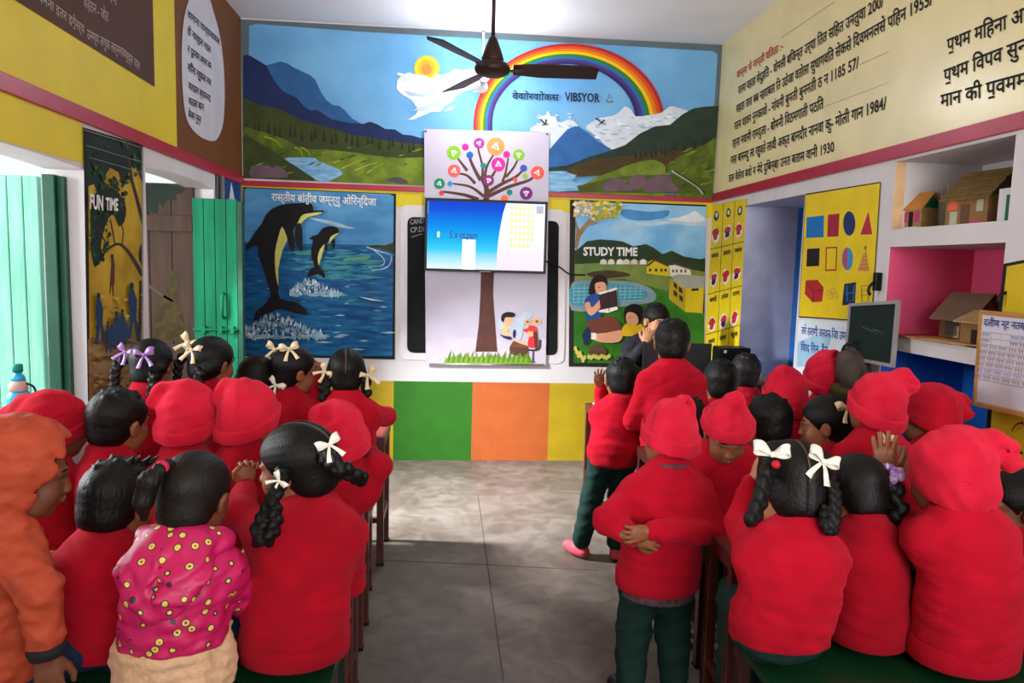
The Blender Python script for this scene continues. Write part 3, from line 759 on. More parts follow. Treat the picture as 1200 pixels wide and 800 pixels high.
# ---- door leaves and shutters
def leaf(name, label, cat, x0, x1, Y, z0, z1, m, planks=5, rail=(), th=.03, frame=None, group=None):
    """boarded leaf standing square to the left wall"""
    r = empty(name, ((x0+x1)/2, Y, z0)); tag(r, label, cat, group); o = (((x0+x1)/2), Y, z0); wd = (x1-x0)/planks
    for i in range(planks):
        b = MB(); b.box((x0+i*wd+.0015-o[0], -th/2, 0), (x0+(i+1)*wd-.0015-o[0], th/2, z1-z0), m, .004); b.build('plank', r)
    for z in rail:
        b = MB(); b.box((x0-o[0]+.004, -th/2-.022, z-.05-z0), (x1-o[0]-.004, -th/2-.0005, z+.05-z0), m, .003); b.build('rail', r)
    return r, o
xs = lambda px, Y: float(atY(px, 300, Y)[0])
r, o = leaf('green_shutter', 'pale teal boarded shutter standing open in the near left window', 'shutter', xs(-60, 3.19), xs(50, 3.19), 3.19, AZ0+.01, 1.815, mat('sunlit_pale_teal_paint', '#7db8a2', .65, .12, 7, .3, 30, hex2='#5fa48e', stretch=(3, 3, .35)), 6)  # paler than the green doors: the sunlight on it is mixed into its colour
b = MB(); b.box((XL-TW+.005, A1-.045, AZ0+.004), (XL-TW+.055, A1-.003, 1.82), M_TEALD, .004); b.box((XL-TW+.057, A1-.03, AZ0+.004), (XL-TW+.085, A1-.003, 1.815), M_TEALD, .004)
tag(b.build('window_1'), kind='structure')
M_BRDOOR = mat('brown_stained_door_board', '#4a3224', 0.7, 0.1, 6, 0.2, 40, hex2='#3a261c', stretch=(3, 3, .4))
YD = 4.785
r, o = leaf('brown_door', 'brown boarded door leaf painted with a dark tree, open in the far left doorway', 'door', xs(150, YD), xs(229, YD), YD, .02, float(atY(200, 215, YD)[2]), M_BRDOOR, 3, (float(atY(200, 262, YD)[2]), .9))
b = MB(); Yp = -.0155
def onleaf(pts): return [tuple(np.array(atY(px, py, YD-.0165))-np.array(o)) for px, py in pts]
P_DK = paint('#1c2a20')
b.add(onleaf(spline([(171, 217), (214, 219), (213, 226), (205, 228), (207, 235), (196, 234), (190, 243), (186, 236), (184, 250), (176, 248), (171, 251)], True, 3)), [tuple(range(33))], P_DK)
bl = spline([(180, 396), (184, 362), (192, 346), (197, 322), (204, 318), (209, 332), (207, 350), (213, 366), (214, 396)], True, 3)
b.add(onleaf(bl), [tuple(range(len(bl)))], paint('#4d3f1e', .2, 30))
b.add(onleaf([(172, 331), (190, 344), (203, 352), (202.5, 354), (189, 347), (172, 335)]), [(0, 1, 4, 5), (1, 2, 3, 4)], paint('#5a4c3a'))
b.fixn = False; b.build('painted_tree', r)
YG = 4.55
r, o = leaf('green_door', 'bright green boarded door leaf with a bolt, swung into the room by the corner', 'door', xs(227, YG), xs(279, YG), YG, .02, float(atY(255, 233, YG)[2]), M_TEAL, 4)
b = MB(); b.box((xs(279, YG)-o[0]+.002, -.02, 0), (xs(285, YG)-o[0], .03, float(atY(255, 233, YG)[2])-.03), M_TEALD, .004); b.build('edge_strip', r)
h = np.array(atY(262, 358, YG-.02))-np.array(o)
b = MB(); b.tube([h+(0, 0, .075), h+(0, -.03, .06), h+(0, -.035, 0), h+(0, -.03, -.06), h+(0, 0, -.075)], .009, M_TEAL, 8); b.build('pull_handle', r)
h = np.array(atY(253, 386, YG-.02))-np.array(o)
b = MB(); b.tube([h+(-.13, -.01, 0), h+(.13, -.01, 0)], .008, M_TEAL, 8)
for dx in (-.07, .03, .10): b.box(h+(dx-.012, -.018, -.022), h+(dx+.012, .005, .022), M_TEAL, .003)
b.build('bolt', r)
b = MB(); b.tube([(XL+.03, 4.9, .02), (XL+.03, 4.9, 2.03)], .016, mat('steel_pipe', '#8d8a88', .35, .05, metal=.6), 12)
tag(b.build('conduit_pipe'), 'grey steel pipe running up beside the far left doorway', 'pipe')
# blue door in the right-hand recess
b = MB(); b.box((XR+CD-.03, C0, 0), (XR+CD, C0+.09, CZ1), M_BLUED, .004); b.box((XR+CD-.03, C1-.09, 0), (XR+CD, C1, CZ1), M_BLUED, .004); b.box((XR+CD-.03, C0+.09, CZ1-.08), (XR+CD, C1-.09, CZ1), M_BLUED, .004)
b.box((XR+CD+.005, C0, 0), (XR+CD+.045, C1, CZ1), M_BLUED, .004)
for zz in (.25, .85, 1.45): b.box((XR+CD-.012, C0+.13, zz), (XR+CD+.004, C1-.13, zz+.42), M_BLUED, .006)
tag(b.build('door_1'), kind='structure')

# ---- writing helpers
_fontcurve = None
def glyphs(body, bold=.0):
    c = bpy.data.curves.new('writing', 'FONT'); c.body = body; c.size = 1.0; c.resolution_u = 2; c.offset = bold
    o = bpy.data.objects.new('writing', c); COL.objects.link(o)
    me = bpy.data.meshes.new_from_object(o.evaluated_get(bpy.context.evaluated_depsgraph_get()))
    n = len(me.vertices); co = np.zeros(n*3, np.float32); me.vertices.foreach_get('co', co); co = co.reshape(-1, 3)
    fs = [tuple(p.vertices) for p in me.polygons]
    bpy.data.objects.remove(o); bpy.data.curves.remove(c); bpy.data.meshes.remove(me)
    return co, fs
def deva(t):
    """visual order: the short-i sign stands before its consonant"""
    s = list(t.replace('्र', '\u0952')); i = 1
    while i < len(s):
        if s[i] == 'ि':
            s[i], s[i-1] = s[i-1], s[i]
        i += 1
    return ''.join(s)
def write(b, fn, text, p0, p1, hpx, m, off=.0015, bold=.012, org=None):
    """lettering on a wall from baseline pixel p0 to p1; hpx = letter height in pixels at p0"""
    dv = any('\u0900' <= c_ <= '\u097f' for c_ in text)
    co, fs = glyphs(deva(text), 0.0 if dv else bold)
    if not len(co): return
    if dv:   # heavier strokes: the same letters laid down again a hair to each side
        n = len(co); fs = fs+[tuple(a+n for a in f) for f in fs]+[tuple(a+2*n for a in f) for f in fs]
        co = np.concatenate([co, co+np.array((bold*1.3, bold*.9, 1)), co+np.array((bold*1.3, -bold*.9, 2))])
    A = np.array(fn(p0[0], p0[1], off)); Bq = np.array(fn(p1[0], p1[1], off)); Hq = np.array(fn(p0[0], p0[1]-hpx, off))
    x0, x1 = co[:, 0].min(), co[:, 0].max(); hv = float(np.linalg.norm(Hq-A))/.70
    u = (Bq-A)/(x1-x0); vv = (Hq-A)/np.linalg.norm(Hq-A)*hv
    V = A+(co[:, 0]-x0)[:, None]*u+co[:, 1][:, None]*vv
    if dv: V = V+co[:, 2:3]*(np.array(fn(p0[0], p0[1], off+.0004))-A)
    if org is not None: V = V-np.array(org)
    b.add(V, fs, m)

def mural(name, fn, quad, base, layers, label, cat='mural', th=.006, parent=None, texts=(), back=None, step=.00005, group=None):
    """painted panel: slab with painted shapes on it, everything at its real place on the wall"""
    b = MB(); b.fixn = False
    if back is not None:
        b.prism([fn(x, y, .0022) for x, y in back[1]], np.array(fn(*back[1][0], th*.8))-np.array(fn(*back[1][0], .0022)), back[0])
    b.prism([fn(x, y, .0025) for x, y in quad], np.array(fn(*quad[0], th))-np.array(fn(*quad[0], .0025)), base)
    k = 1
    for L in layers:
        m, pts = L[0], L[1]; sm = L[2] if len(L) > 2 else 0
        if sm: pts = spline(pts, True, sm)
        pts = clip(pts, quad)
        if len(pts) < 3: continue
        b.add([fn(x, y, th+k*step) for x, y in pts], [tuple(range(len(pts)))], m); k += 1
    for t in texts: write(b, fn, t[0], t[1], t[2], t[3], t[4], th+k*step+.0006, t[5] if len(t) > 5 else .012)
    o = b.build(name, parent)
    return tag(o, label, cat, group) if label else o
def CR(ox, oy, s): return lambda *pts: [(ox+x/s, oy+y/s) for x, y in pts]
def disc(cx, cy, rx, ry=None, n=20, a0=0, a1=360): return [(cx+rx*cos(radians(a0+(a1-a0)*i/(n-1 if a1-a0 < 360 else n))), cy+(ry or rx)*sin(radians(a0+(a1-a0)*i/(n-1 if a1-a0 < 360 else n)))) for i in range(n)]
def stroke(pts, w, n=4, taper=None):
    P = [np.array(p, float) for p in (spline(pts, False, n) if n > 1 else pts)]; l = []; r = []
    for i, p in enumerate(P):
        t = P[min(i+1, len(P)-1)]-P[max(i-1, 0)]; t /= np.linalg.norm(t)+1e-9; ww = w if taper is None else w+(taper-w)*i/(len(P)-1)
        nn = np.array((-t[1], t[0]))*ww/2; l.append(tuple(p+nn)); r.append(tuple(p-nn))
    return l+r[::-1]
# ------------------------------------------------------------------ painted walls
PT = paint
INK = PT('#17171c', 0.03); WHITEP = PT('#e4e2e4', 0.05)
M_SKY = mat('mural_sky', '#5c94c4', .6, 0, 2.2, hex2='#6fa6d0', spec=.15); M_SKYD = mat('mural_sky_dusk', '#5f95c4', .5, 0, 2.2, hex2='#6fa3cf')
C5 = CR(270, 0, 4); C1 = CR(560, 0, 4); C3 = CR(640, 200, 3.3333); C6 = CR(270, 200, 3.637)
cloud = PT('#ccd4de'); cloud2 = PT('#a3b4c8'); OLIVE = PT('#3a4420', .12); DKTREE = PT('#232a18', .1); HILL = mat('mural_meadow', '#5c6c1c', .6, 0, 12, hex2='#425418', spec=.18); HILL2 = mat('mural_meadow_light', '#748626', .6, 0, 12, hex2='#566c22', spec=.18)
LAKE = mat('mural_lake', '#5c93bd', .5, 0, 14, hex2='#83b3d2', stretch=(1, 1, 4)); ROCKP = PT('#6b5560', .12)
rg0 = np.random.RandomState(12)
q = [(282, 22.5), (846.5, 52.8), (835, 232.5), (285, 208.5)]
inner = [(292, 30), (300, 28), (420, 37), (560, 45), (700, 52), (836, 60), (841, 64), (836, 140), (829, 226), (820, 229), (600, 219), (296, 205), (291, 200), (291, 110)]
Ls = [(M_SKY, inner)]
Ls += [(PT('#2c5c8f', .1), C5((165, 306), (235, 288), (265, 296), (300, 318), (370, 350), (398, 372), (410, 400), (425, 432), (450, 470), (480, 492), (510, 496), (535, 515), (570, 555), (615, 580), (500, 640), (200, 560)))]
Ls += [(PT('#1d2b58', .1), C5((60, 262), (75, 256), (95, 262), (128, 282), (168, 306), (190, 350), (215, 392), (250, 430), (312, 458), (345, 500), (375, 518), (405, 514), (432, 530), (470, 556), (515, 568), (570, 577), (622, 580), (655, 570), (690, 583), (725, 604), (770, 606), (808, 630), (850, 634), (890, 646), (1000, 648), (1000, 720), (60, 640)))]
Ls += [(OLIVE, C5((60, 456), (130, 488), (240, 514), (330, 560), (430, 588), (500, 608), (560, 630), (640, 640), (750, 662), (1000, 685), (1000, 830), (60, 760)))]
for i in range(26):
    x = 75+i*33+9*sin(i*2.3); y0 = 604+.105*(x-60)+10*sin(i*1.7); hgt = 34+20*abs(sin(i*1.3)); Ls.append((DKTREE, C5((x-7, y0+20), (x-5, y0), (x, y0-hgt), (x+5, y0), (x+8, y0+20))))
Ls += [(HILL, C5((60, 612), (120, 610), (190, 630), (260, 655), (330, 690), (400, 700), (470, 702), (420, 740), (250, 742), (300, 790), (420, 830), (420, 880), (60, 860)), 3)]
Ls += [(LAKE, C5((250, 744), (330, 738), (420, 742), (480, 762), (520, 800), (500, 850), (420, 850), (300, 790)), 3)]
Ls += [(HILL2, C5((400, 745), (450, 706), (560, 712), (680, 730), (800, 740), (1000, 748), (1000, 880), (470, 870), (530, 815), (480, 780)), 3)]
Ls += [(OLIVE, C5((60, 640), (110, 655), (190, 700), (270, 756), (360, 815), (380, 850), (60, 840)), 3)]
for x0, y0, x1, y1 in ((300, 690, 340, 735), (330, 690, 375, 740), (160, 640, 240, 690), (480, 765, 590, 728), (520, 790, 640, 745), (580, 800, 700, 760), (640, 810, 720, 765)): Ls.append((PT('#a9b43a', .1), stroke(C5((x0, y0), ((x0+x1)/2+8, (y0+y1)/2-8), (x1, y1)), 1.2, 4, .3)))
for i in range(36):
    x = 80+rg0.rand()*1000; y = 690+rg0.rand()*130; l = 18+rg0.rand()*50; Ls.append((PT(('#687824', '#43531a', '#7a8630', '#38461a')[i % 4], .1), C5((x, y), (x+l*.6, y-l*.22-2), (x+l, y-l*.25), (x+l*.5, y-l*.1+3))))
Ls += [(ROCKP, C5((95, 785), (110, 776), (180, 775), (200, 800), (190, 830), (95, 830)), 2), (ROCKP, C5((190, 800), (215, 776), (250, 790), (270, 830), (190, 830)), 2), (PT('#55484e'), C6((665, 40), (690, 28), (730, 30), (760, 50), (740, 56), (700, 50)), 2)]
# sun, cloud, rainbow
Ls += [(PT('#e8b32a'), disc(500, 80, 14.8)), (PT('#e39a2e'), disc(500, 80.5, 10)), (PT('#d9793a'), disc(500, 81, 6))]
Ls += [(cloud, C5((778, 415), (782, 375), (805, 352), (835, 340), (868, 348), (880, 368), (930, 370), (985, 350), (1020, 345), (1050, 322), (1085, 330), (1120, 322), (1160, 320), (1200, 335), (1240, 360), (1240, 400), (1170, 412), (1100, 425), (1060, 450), (1040, 475), (1000, 500), (985, 522), (940, 525), (860, 560), (830, 562), (870, 535), (880, 515), (850, 470), (800, 440)))]
for i in range(60):
    cx = 800+rg0.rand()*400; cy = 345+rg0.rand()*90+.0*(cx-800); r = 6+rg0.rand()*16; Ls.append(((PT('#dde4ec'), PT('#bccada'), cloud)[i % 3], C5(*[(cx+r*cos(a)*1.4, cy+r*.6*sin(a)) for a in np.linspace(.3, pi+.6, 9)])))
for i in range(22):
    cx = 870+rg0.rand()*170; cy = 430+rg0.rand()*90; Ls.append(((PT('#dde4ec'), cloud2)[i % 2], C5((cx-30, cy+14), (cx, cy-3), (cx+30, cy-14), (cx+4, cy+3))))
Ls += [(cloud2, C5((860, 520), (940, 480), (1000, 470), (1030, 478), (985, 500), (920, 515))), (cloud2, C5((820, 425), (900, 440), (980, 420), (960, 432), (900, 452), (840, 445)))]
def rb(t, n=40):
    cx = 667-6*t; rx = 112-28*t; ry = 93-25*t; cy = 144-1.0*t; out = []
    for i in range(n+1):
        a = pi-.08*0+(-(pi-.10)*i/n); out.append((cx+rx*cos(a), cy-ry*sin(a)))
    return [(555+22*t, 160)]+out
for i, c_ in enumerate(('#a81f22', '#c84a18', '#d67414', '#e0b414', '#2f7420', '#1f649c', '#4a2c74', '#28265c')):
    t0 = i/8; t1 = (i+1)/8; Ls.append((PT(c_, .04), rb(t0)+rb(t1)[::-1]))
Ls += [(cloud, C1((245, 615), (262, 590), (300, 575), (290, 548), (318, 540), (328, 518), (342, 545), (365, 545), (372, 570), (400, 572), (430, 558), (470, 588), (420, 620), (360, 690), (330, 690), (330, 625)), 2),
       (cloud, C1((505, 600), (530, 575), (560, 560), (600, 548), (640, 540), (672, 515), (690, 498), (720, 515), (740, 545), (800, 540), (860, 528), (900, 498), (940, 505), (970, 515), (985, 525), (930, 580), (820, 620), (700, 680), (620, 700), (560, 640)), 2)]
for i in range(90):
    u = rg0.rand(); cx = 255+u*690; cy = (600-70*rg0.rand()) if u < .28 else (655-.13*(cx-520)-95*rg0.rand()*(1-.35*abs(u-.5))); r = 5+rg0.rand()*9
    if (.28 < u < .42): continue
    Ls.append(((cloud2, PT('#dfe5ec'), PT('#bccada'))[i % 3], [(560+(cx+r*cos(a)*1.2)/4, (cy+r*.7*sin(a))/4) for a in np.linspace(.4, pi+.5, 9)]))
for cx, cy, r in ((600, 600, 14), (640, 620, 16), (690, 580, 18), (720, 620, 14), (680, 640, 14), (780, 590, 16), (850, 560, 14), (610, 650, 12), (560, 590, 10)): Ls.append((cloud2, [(560+(cx+r*cos(a)*1.3)/4, (cy+r*.55*sin(a)+4)/4) for a in np.linspace(.2, pi-.2, 8)]))
Ls += [(PT('#2f63a0', .1), C1((320, 720), (370, 660), (420, 605), (455, 592), (475, 594), (520, 625), (560, 660), (620, 695), (640, 720), (560, 760), (330, 790)))]
Ls += [(PT('#28382e', .12), C1((330, 785), (420, 775), (520, 735), (600, 712), (690, 680), (760, 625), (830, 592), (900, 585), (960, 535), (1010, 508), (1060, 500), (1130, 496), (1130, 800), (330, 800)))]
Ls += [(PT('#4a3a1e', .15), C1((420, 790), (560, 745), (700, 730), (850, 715), (960, 700), (1100, 662), (1120, 800), (420, 830)))]
for i in range(16):
    x = 740+i*24+6*sin(i*3); y0 = 740-.16*(x-740)+5*sin(i*2.2); hg = 34+16*abs(sin(i*1.9)); Ls.append((DKTREE, C1((x-8, y0+6), (x, y0-hg), (x+8, y0+6))))
Ls += [(HILL2, C1((640, 800), (700, 775), (770, 755), (830, 750), (870, 770), (880, 800), (860, 930), (480, 930), (520, 850)), 3), (HILL, C1((890, 800), (900, 760), (980, 715), (1060, 680), (1130, 662), (1130, 930), (940, 930), (920, 840)), 3)]
Ls += [(LAKE, C3((6, 6), (60, 0), (120, 18), (100, 40), (160, 55), (150, 75), (6, 85)))]
Ls += [(PT('#4f5a1e', .15), C3((120, 60), (200, 40), (300, 20), (480, 15), (640, 30), (640, 90), (130, 84)))]
for i in range(30):
    x = 640+rg0.rand()*480; y = 700+rg0.rand()*200; l = 18+rg0.rand()*50; Ls.append((PT(('#687824', '#43531a', '#7a8630', '#38461a')[i % 4], .1), C1((x, y), (x+l*.6, y-l*.3-2), (x+l, y-l*.4), (x+l*.5, y-l*.15+3))))
for px in (((225, 65), (240, 38), (270, 28), (300, 35), (312, 60), (290, 78), (235, 80)), ((322, 50), (335, 22), (360, 15), (388, 25), (392, 55), (370, 72), (335, 72)), ((385, 70), (400, 35), (440, 15), (480, 22), (495, 50), (520, 80), (400, 84)), ((288, 75), (300, 55), (325, 55), (338, 75), (320, 80))): Ls.append((ROCKP, C3(*px), 3))
Ls += [(PT('#a7a89a'), stroke(C3((490, 0), (540, 30), (590, 62), (612, 92)), 2.2)), (DKTREE, stroke(C3((500, 0), (550, 32), (600, 66), (620, 92)), 1.4))]
for c_ in ((312, 575), (578, 573)):
    x, y = 560+c_[0]/4, c_[1]/4
    if c_[0] < 400: bp = [[(x-4, y-4), (x-1, y), (x+1, y+2), (x+5, y+1)], [(x+2, y-4), (x+1, y+1), (x-4, y+3)]]
    else: bp = [[(x-6, y-5), (x-1, y-1), (x+6, y+3)], [(x+4, y-3), (x, y+1), (x-4, y+4)]]
    for s_ in bp: Ls.append((INK, stroke(s_, 1.8, 3, .6)))
Ls += [(PT('#59646c'), stroke([(710, 117), (713, 119.5), (719, 118.5)], 1.6)), (PT('#59646c'), stroke([(712, 116), (714, 110), (717, 116)], 1.1, 1))]
mural('landscape_mural', on_back, q, PT('#59666e', .06), Ls, 'wide painted landscape with rainbow, sun and mountains under the ceiling',
      texts=(('वेवाोरवाोकस', (600, 116), (655, 118), 8, PT('#1c2340', .03), .02), ('VIBSYOR', (662, 118), (703, 119.5), 10, PT('#1c2340', .03), .02)))
tag(bpy.data.objects['landscape_mural'], group=None)
b = MB(); p0 = on_back(566.5, 38, .030); p1 = on_back(566.5, 92, .030); b.tube([p0, p1], .011, WHITEP, 8)
tag(b.build('conduit_pipe'), 'thin white conduit dropping from the ceiling to the lamp behind the fan', 'pipe')

# dolphins
q = [(285, 219), (464, 227), (462.5, 421), (285, 417)]
SEA = mat('mural_sea', '#0c4078', .45, 0, 7, hex2='#1a6494', stretch=(1, 1, 5), spec=.15); SEA2 = mat('mural_sea_green', '#1c6c86', .45, 0, 9, hex2='#2a8a90', stretch=(1, 1, 6)); FOAM = PT('#a9c4d4', .2); FOAMW = PT('#d4e0e8', .1)
DOL = PT('#1a181c', .1, rough=.7); DOLD = PT('#131215'); BELLY = PT('#c9c266', .08)
Ls = [(mat('mural_sky_hazy', '#5b97c2', .6, 0, 3, hex2='#3f7db0', stretch=(1, 1, 3), spec=.15), C6((60, 78), (75, 74), (680, 100), (696, 108), (690, 780), (680, 790), (60, 785))),
      (SEA, C6((58, 305), (695, 318), (690, 790), (56, 785))), (PT('#5fa07a', .1), C6((480, 378), (540, 360), (600, 365), (560, 385), (500, 386)), 2),
      (PT('#3a3a1f', .1), C6((570, 325), (620, 315), (660, 318), (696, 305), (696, 345), (640, 332))), (FOAM, stroke(C6((580, 325), (640, 345), (685, 360), (670, 410), (600, 425)), 1.3)), (FOAM, stroke(C6((600, 330), (650, 370), (650, 400), (590, 412)), 1)),
      (FOAM, C6((330, 200), (420, 212), (500, 236), (530, 246), (470, 242), (400, 222)), 2)]
rg = np.random.RandomState(4)
for i in range(70):
    x = 230+rg.rand()*330; y = 335+rg.rand()*130; l = 40+rg.rand()*90; Ls.append(((SEA2, SEA2, PT('#3f8f86'), PT('#2c7f9c'))[i % 4], C6((x, y), (x+l*.4, y-4-rg.rand()*4), (x+l, y), (x+l*.5, y+5))))
for i in range(60):
    x = 60+rg.rand()*600; y = 350+rg.rand()*420; l = 20+rg.rand()*70; Ls.append(((FOAM, PT('#2f7fb0'), PT('#0b3a74'), SEA2)[i % 4], C6((x, y), (x+l*.5, y-3-rg.rand()*3), (x+l, y), (x+l*.5, y+2))))
FO = (PT('#7fa6bd', .2), FOAM, PT('#93b4c6', .2), FOAMW)
for cx0, cw, yb, hh_, n_ in ((255, 205, 525, 62, 150), (58, 330, 705, 95, 260)):
    for i in range(n_):
        a = rg.rand(); x = cx0+a*cw; top_ = hh_*(.25+.75*sin(pi*min(1, a*.95+.1))**1.5)*rg.rand()**.8; y = yb-top_+rg.rand()*14; hl = 5+rg.rand()*13; wl = 2+rg.rand()*5; sl = (a-.45)*14
        Ls.append((FO[int(rg.rand()*4)], C6((x-wl, y+hl*.4), (x+sl*.4, y-hl), (x+wl, y), (x+wl*.4, y+hl*.6))))
    for i in range(int(n_*.25)):
        x = cx0-5+rg.rand()*cw*1.05; y = yb-6+rg.rand()*16; l = 14+rg.rand()*40; Ls.append((FO[i % 3], C6((x, y), (x+l*.5, y-4), (x+l, y), (x+l*.5, y+4))))
Ls += [(FOAMW, C6((545, 536), (600, 545), (660, 556), (600, 552)))]
Ls += [(DOL, C6((62, 340), (80, 300), (110, 255), (135, 222), (150, 190), (180, 160), (230, 142), (290, 138), (335, 136), (352, 150), (356, 170), (392, 168), (398, 176), (375, 186), (330, 190), (296, 225), (268, 252), (272, 340), (255, 310), (246, 290), (220, 330), (200, 420), (205, 490), (212, 545), (280, 560), (318, 590), (330, 615), (270, 605), (230, 590), (208, 588), (180, 600), (130, 620), (102, 642), (110, 600), (140, 575), (165, 545), (170, 520), (145, 430), (120, 360), (116, 318), (90, 325)), 2),
       (BELLY, C6((300, 195), (330, 182), (392, 176), (370, 188), (330, 198), (300, 225), (278, 250)), 2), (BELLY, C6((220, 238), (236, 270), (244, 292), (222, 340), (204, 420), (204, 490), (192, 430), (190, 350), (205, 280)), 2),
       (DOLD, C6((290, 222), (305, 240), (308, 330), (296, 342), (276, 300), (276, 250)), 2), (DOLD, C6((234, 240), (262, 262), (275, 300), (268, 346), (250, 320), (240, 280)), 2),
       (DOL, C6((335, 292), (350, 278), (372, 272), (390, 248), (420, 236), (450, 240), (462, 252), (462, 262), (472, 262), (462, 270), (440, 280), (420, 300), (405, 318), (398, 330), (385, 370), (376, 405), (395, 425), (404, 460), (370, 438), (330, 455), (335, 425), (358, 408), (346, 370), (345, 330), (352, 295)), 2),
       (BELLY, C6((425, 285), (445, 270), (468, 264), (445, 280), (420, 310)), 2), (BELLY, C6((402, 312), (396, 340), (384, 380), (376, 402), (372, 370), (382, 335)), 2), (DOLD, C6((430, 300), (446, 290), (446, 325), (436, 334)), 2), (DOLD, C6((402, 312), (414, 320), (412, 346), (402, 332)), 2)]
mural('dolphin_mural', on_back, q, PT('#16171c'), Ls, 'painted panel of two leaping dolphins over a blue sea', texts=(('रास्तीय बांत्रीव जम्न्यु ओरिन्दिजा', (318, 235), (441, 241), 9, WHITEP, .02),))

# study time
q = [(668, 234), (827.5, 240), (824.5, 431), (666.5, 429)]
GRASS = mat('mural_grass', '#276018', .6, 0, 8, hex2='#34741d', spec=.18); SKINP = PT('#d79a78'); NAVY = PT('#1d2a4c')
Ls = [(mat('mural_sky_blue', '#5ea3d6', .45, 0, 4, hex2='#8fc0e2'), C3((118, 120), (625, 140), (632, 150), (625, 350), (112, 310))), (PT('#b9d2e6', .1), C3((330, 205), (420, 200), (500, 190), (560, 168), (582, 155), (600, 168), (625, 190), (622, 214), (560, 214), (480, 206), (400, 218)), 2), (PT('#dfe8ef', .1), C3((470, 190), (520, 182), (556, 170), (580, 156), (598, 170), (622, 192), (590, 200), (530, 198)), 2), (PT('#9cc4e2', .1), C3((250, 215), (300, 190), (360, 215), (330, 250), (270, 245)), 3), (PT('#4a8cc4', .1), C3((300, 150), (400, 160), (480, 155), (460, 185), (360, 195), (300, 180)), 3),
      (PT('#2a3d22', .15), C3((110, 318), (160, 275), (210, 268), (270, 272), (300, 276), (340, 295), (390, 286), (420, 300), (455, 325), (490, 312), (540, 335), (600, 345), (625, 340), (625, 400), (110, 400)), 1),
      (mat('mural_grass_yellow', '#6f7a1e', .45, 0, 8, hex2='#4a6e20'), C3((112, 365), (380, 350), (620, 395), (620, 480), (110, 460))), (GRASS, C3((112, 440), (300, 420), (470, 470), (520, 470), (620, 560), (620, 755), (108, 750), (108, 540))),
      (PT('#4a3a22', .2), C3((160, 400), (230, 388), (300, 395), (330, 410), (250, 420), (180, 415)), 2)]
for x in (210, 240, 275, 300, 330, 365): Ls += [(PT(('#d8cfc2', '#c9a326', '#e2dfd8')[x % 3]), C3((x, 365), (x+2, 350), (x+14, 344), (x+26, 350), (x+26, 365)))]
Ls += [(PT('#7b8f98'), C3((100, 440), (160, 428), (300, 430), (380, 445), (425, 475), (425, 505), (380, 520), (250, 535), (100, 545)), 3), (mat('mural_pool', '#2a8fa0', .4, 0, 60, hex2='#1c6f8a'), C3((104, 450), (200, 442), (310, 445), (370, 456), (395, 478), (385, 498), (300, 512), (104, 525)), 3)]
for i in range(14): Ls.append((PT('#8fc2c4'), stroke(C3((110+i*20, 446), (106+i*20, 520-abs(i-4)*1.2)), .5, 1)))
for i in range(5): Ls.append((PT('#8fc2c4'), stroke(C3((106, 458+i*14), (385, 458+i*12)), .5, 1)))
Ls += [(PT('#d0b41e'), C3((392, 372), (405, 352), (425, 345), (478, 372), (482, 412), (440, 408), (392, 400))), (PT('#4a3a20'), C3((390, 372), (425, 342), (482, 372), (474, 374), (425, 352), (398, 374))), (PT('#d8d4c8'), C3((480, 370), (500, 362), (560, 378), (568, 408), (520, 412), (484, 412))), (PT('#5a4636'), C3((480, 370), (505, 360), (565, 380), (560, 386), (504, 368)))]
for x in (402, 425, 446, 462): Ls.append((PT('#3a2f1c'), C3((x, 382), (x+9, 382), (x+9, 394), (x, 393))))
for x in (492, 506, 524, 540): Ls.append((PT('#5a5a58'), C3((x, 385), (x+8, 386), (x+8, 398), (x, 397))))
Ls += [(PT('#9a9a92'), C3((488, 412), (520, 404), (622, 412), (616, 456), (545, 462), (500, 430))), (PT('#c9b01c'), C3((484, 420), (500, 430), (545, 460), (616, 455), (612, 556), (545, 552), (480, 500))), (PT('#a8921c'), C3((484, 420), (545, 462), (543, 550), (482, 500)))]
for x, y in ((498, 432), (518, 450), (498, 464), (520, 482)): Ls.append((PT('#2f2a1c'), C3((x, y), (x+14, y+12), (x+14, y+32), (x, y+20))))
Ls += [(PT('#2f2a1c'), C3((568, 460), (596, 458), (596, 468), (568, 470)))]
# tree
Ls += [(PT('#9a7a58', .12), C3((112, 300), (118, 240), (112, 180), (130, 230), (165, 190), (205, 150), (175, 195), (205, 205), (165, 215), (135, 255), (120, 310)))]
for i in range(210):
    x = 112+rg.rand()*180; y = 122+rg.rand()*72*(1-.25*abs(x-200)/85); r = 3+rg.rand()*7
    if y > 185 and (x < 180 or x > 260): continue
    Ls.append((PT(('#c9b42a', '#b0a22c', '#8c9a2a', '#e0cf86')[i % 4] if x > 180 else ('#d9c79a', '#c4ad78', '#e8dcc0')[i % 3]), [(640+(x+r*cos(a)*(1+.25*sin(3*a+i)))/3.333, 200+(y+r*.8*sin(a)*(1+.2*cos(4*a)))/3.333) for a in np.linspace(0, 6.1, 9)]))
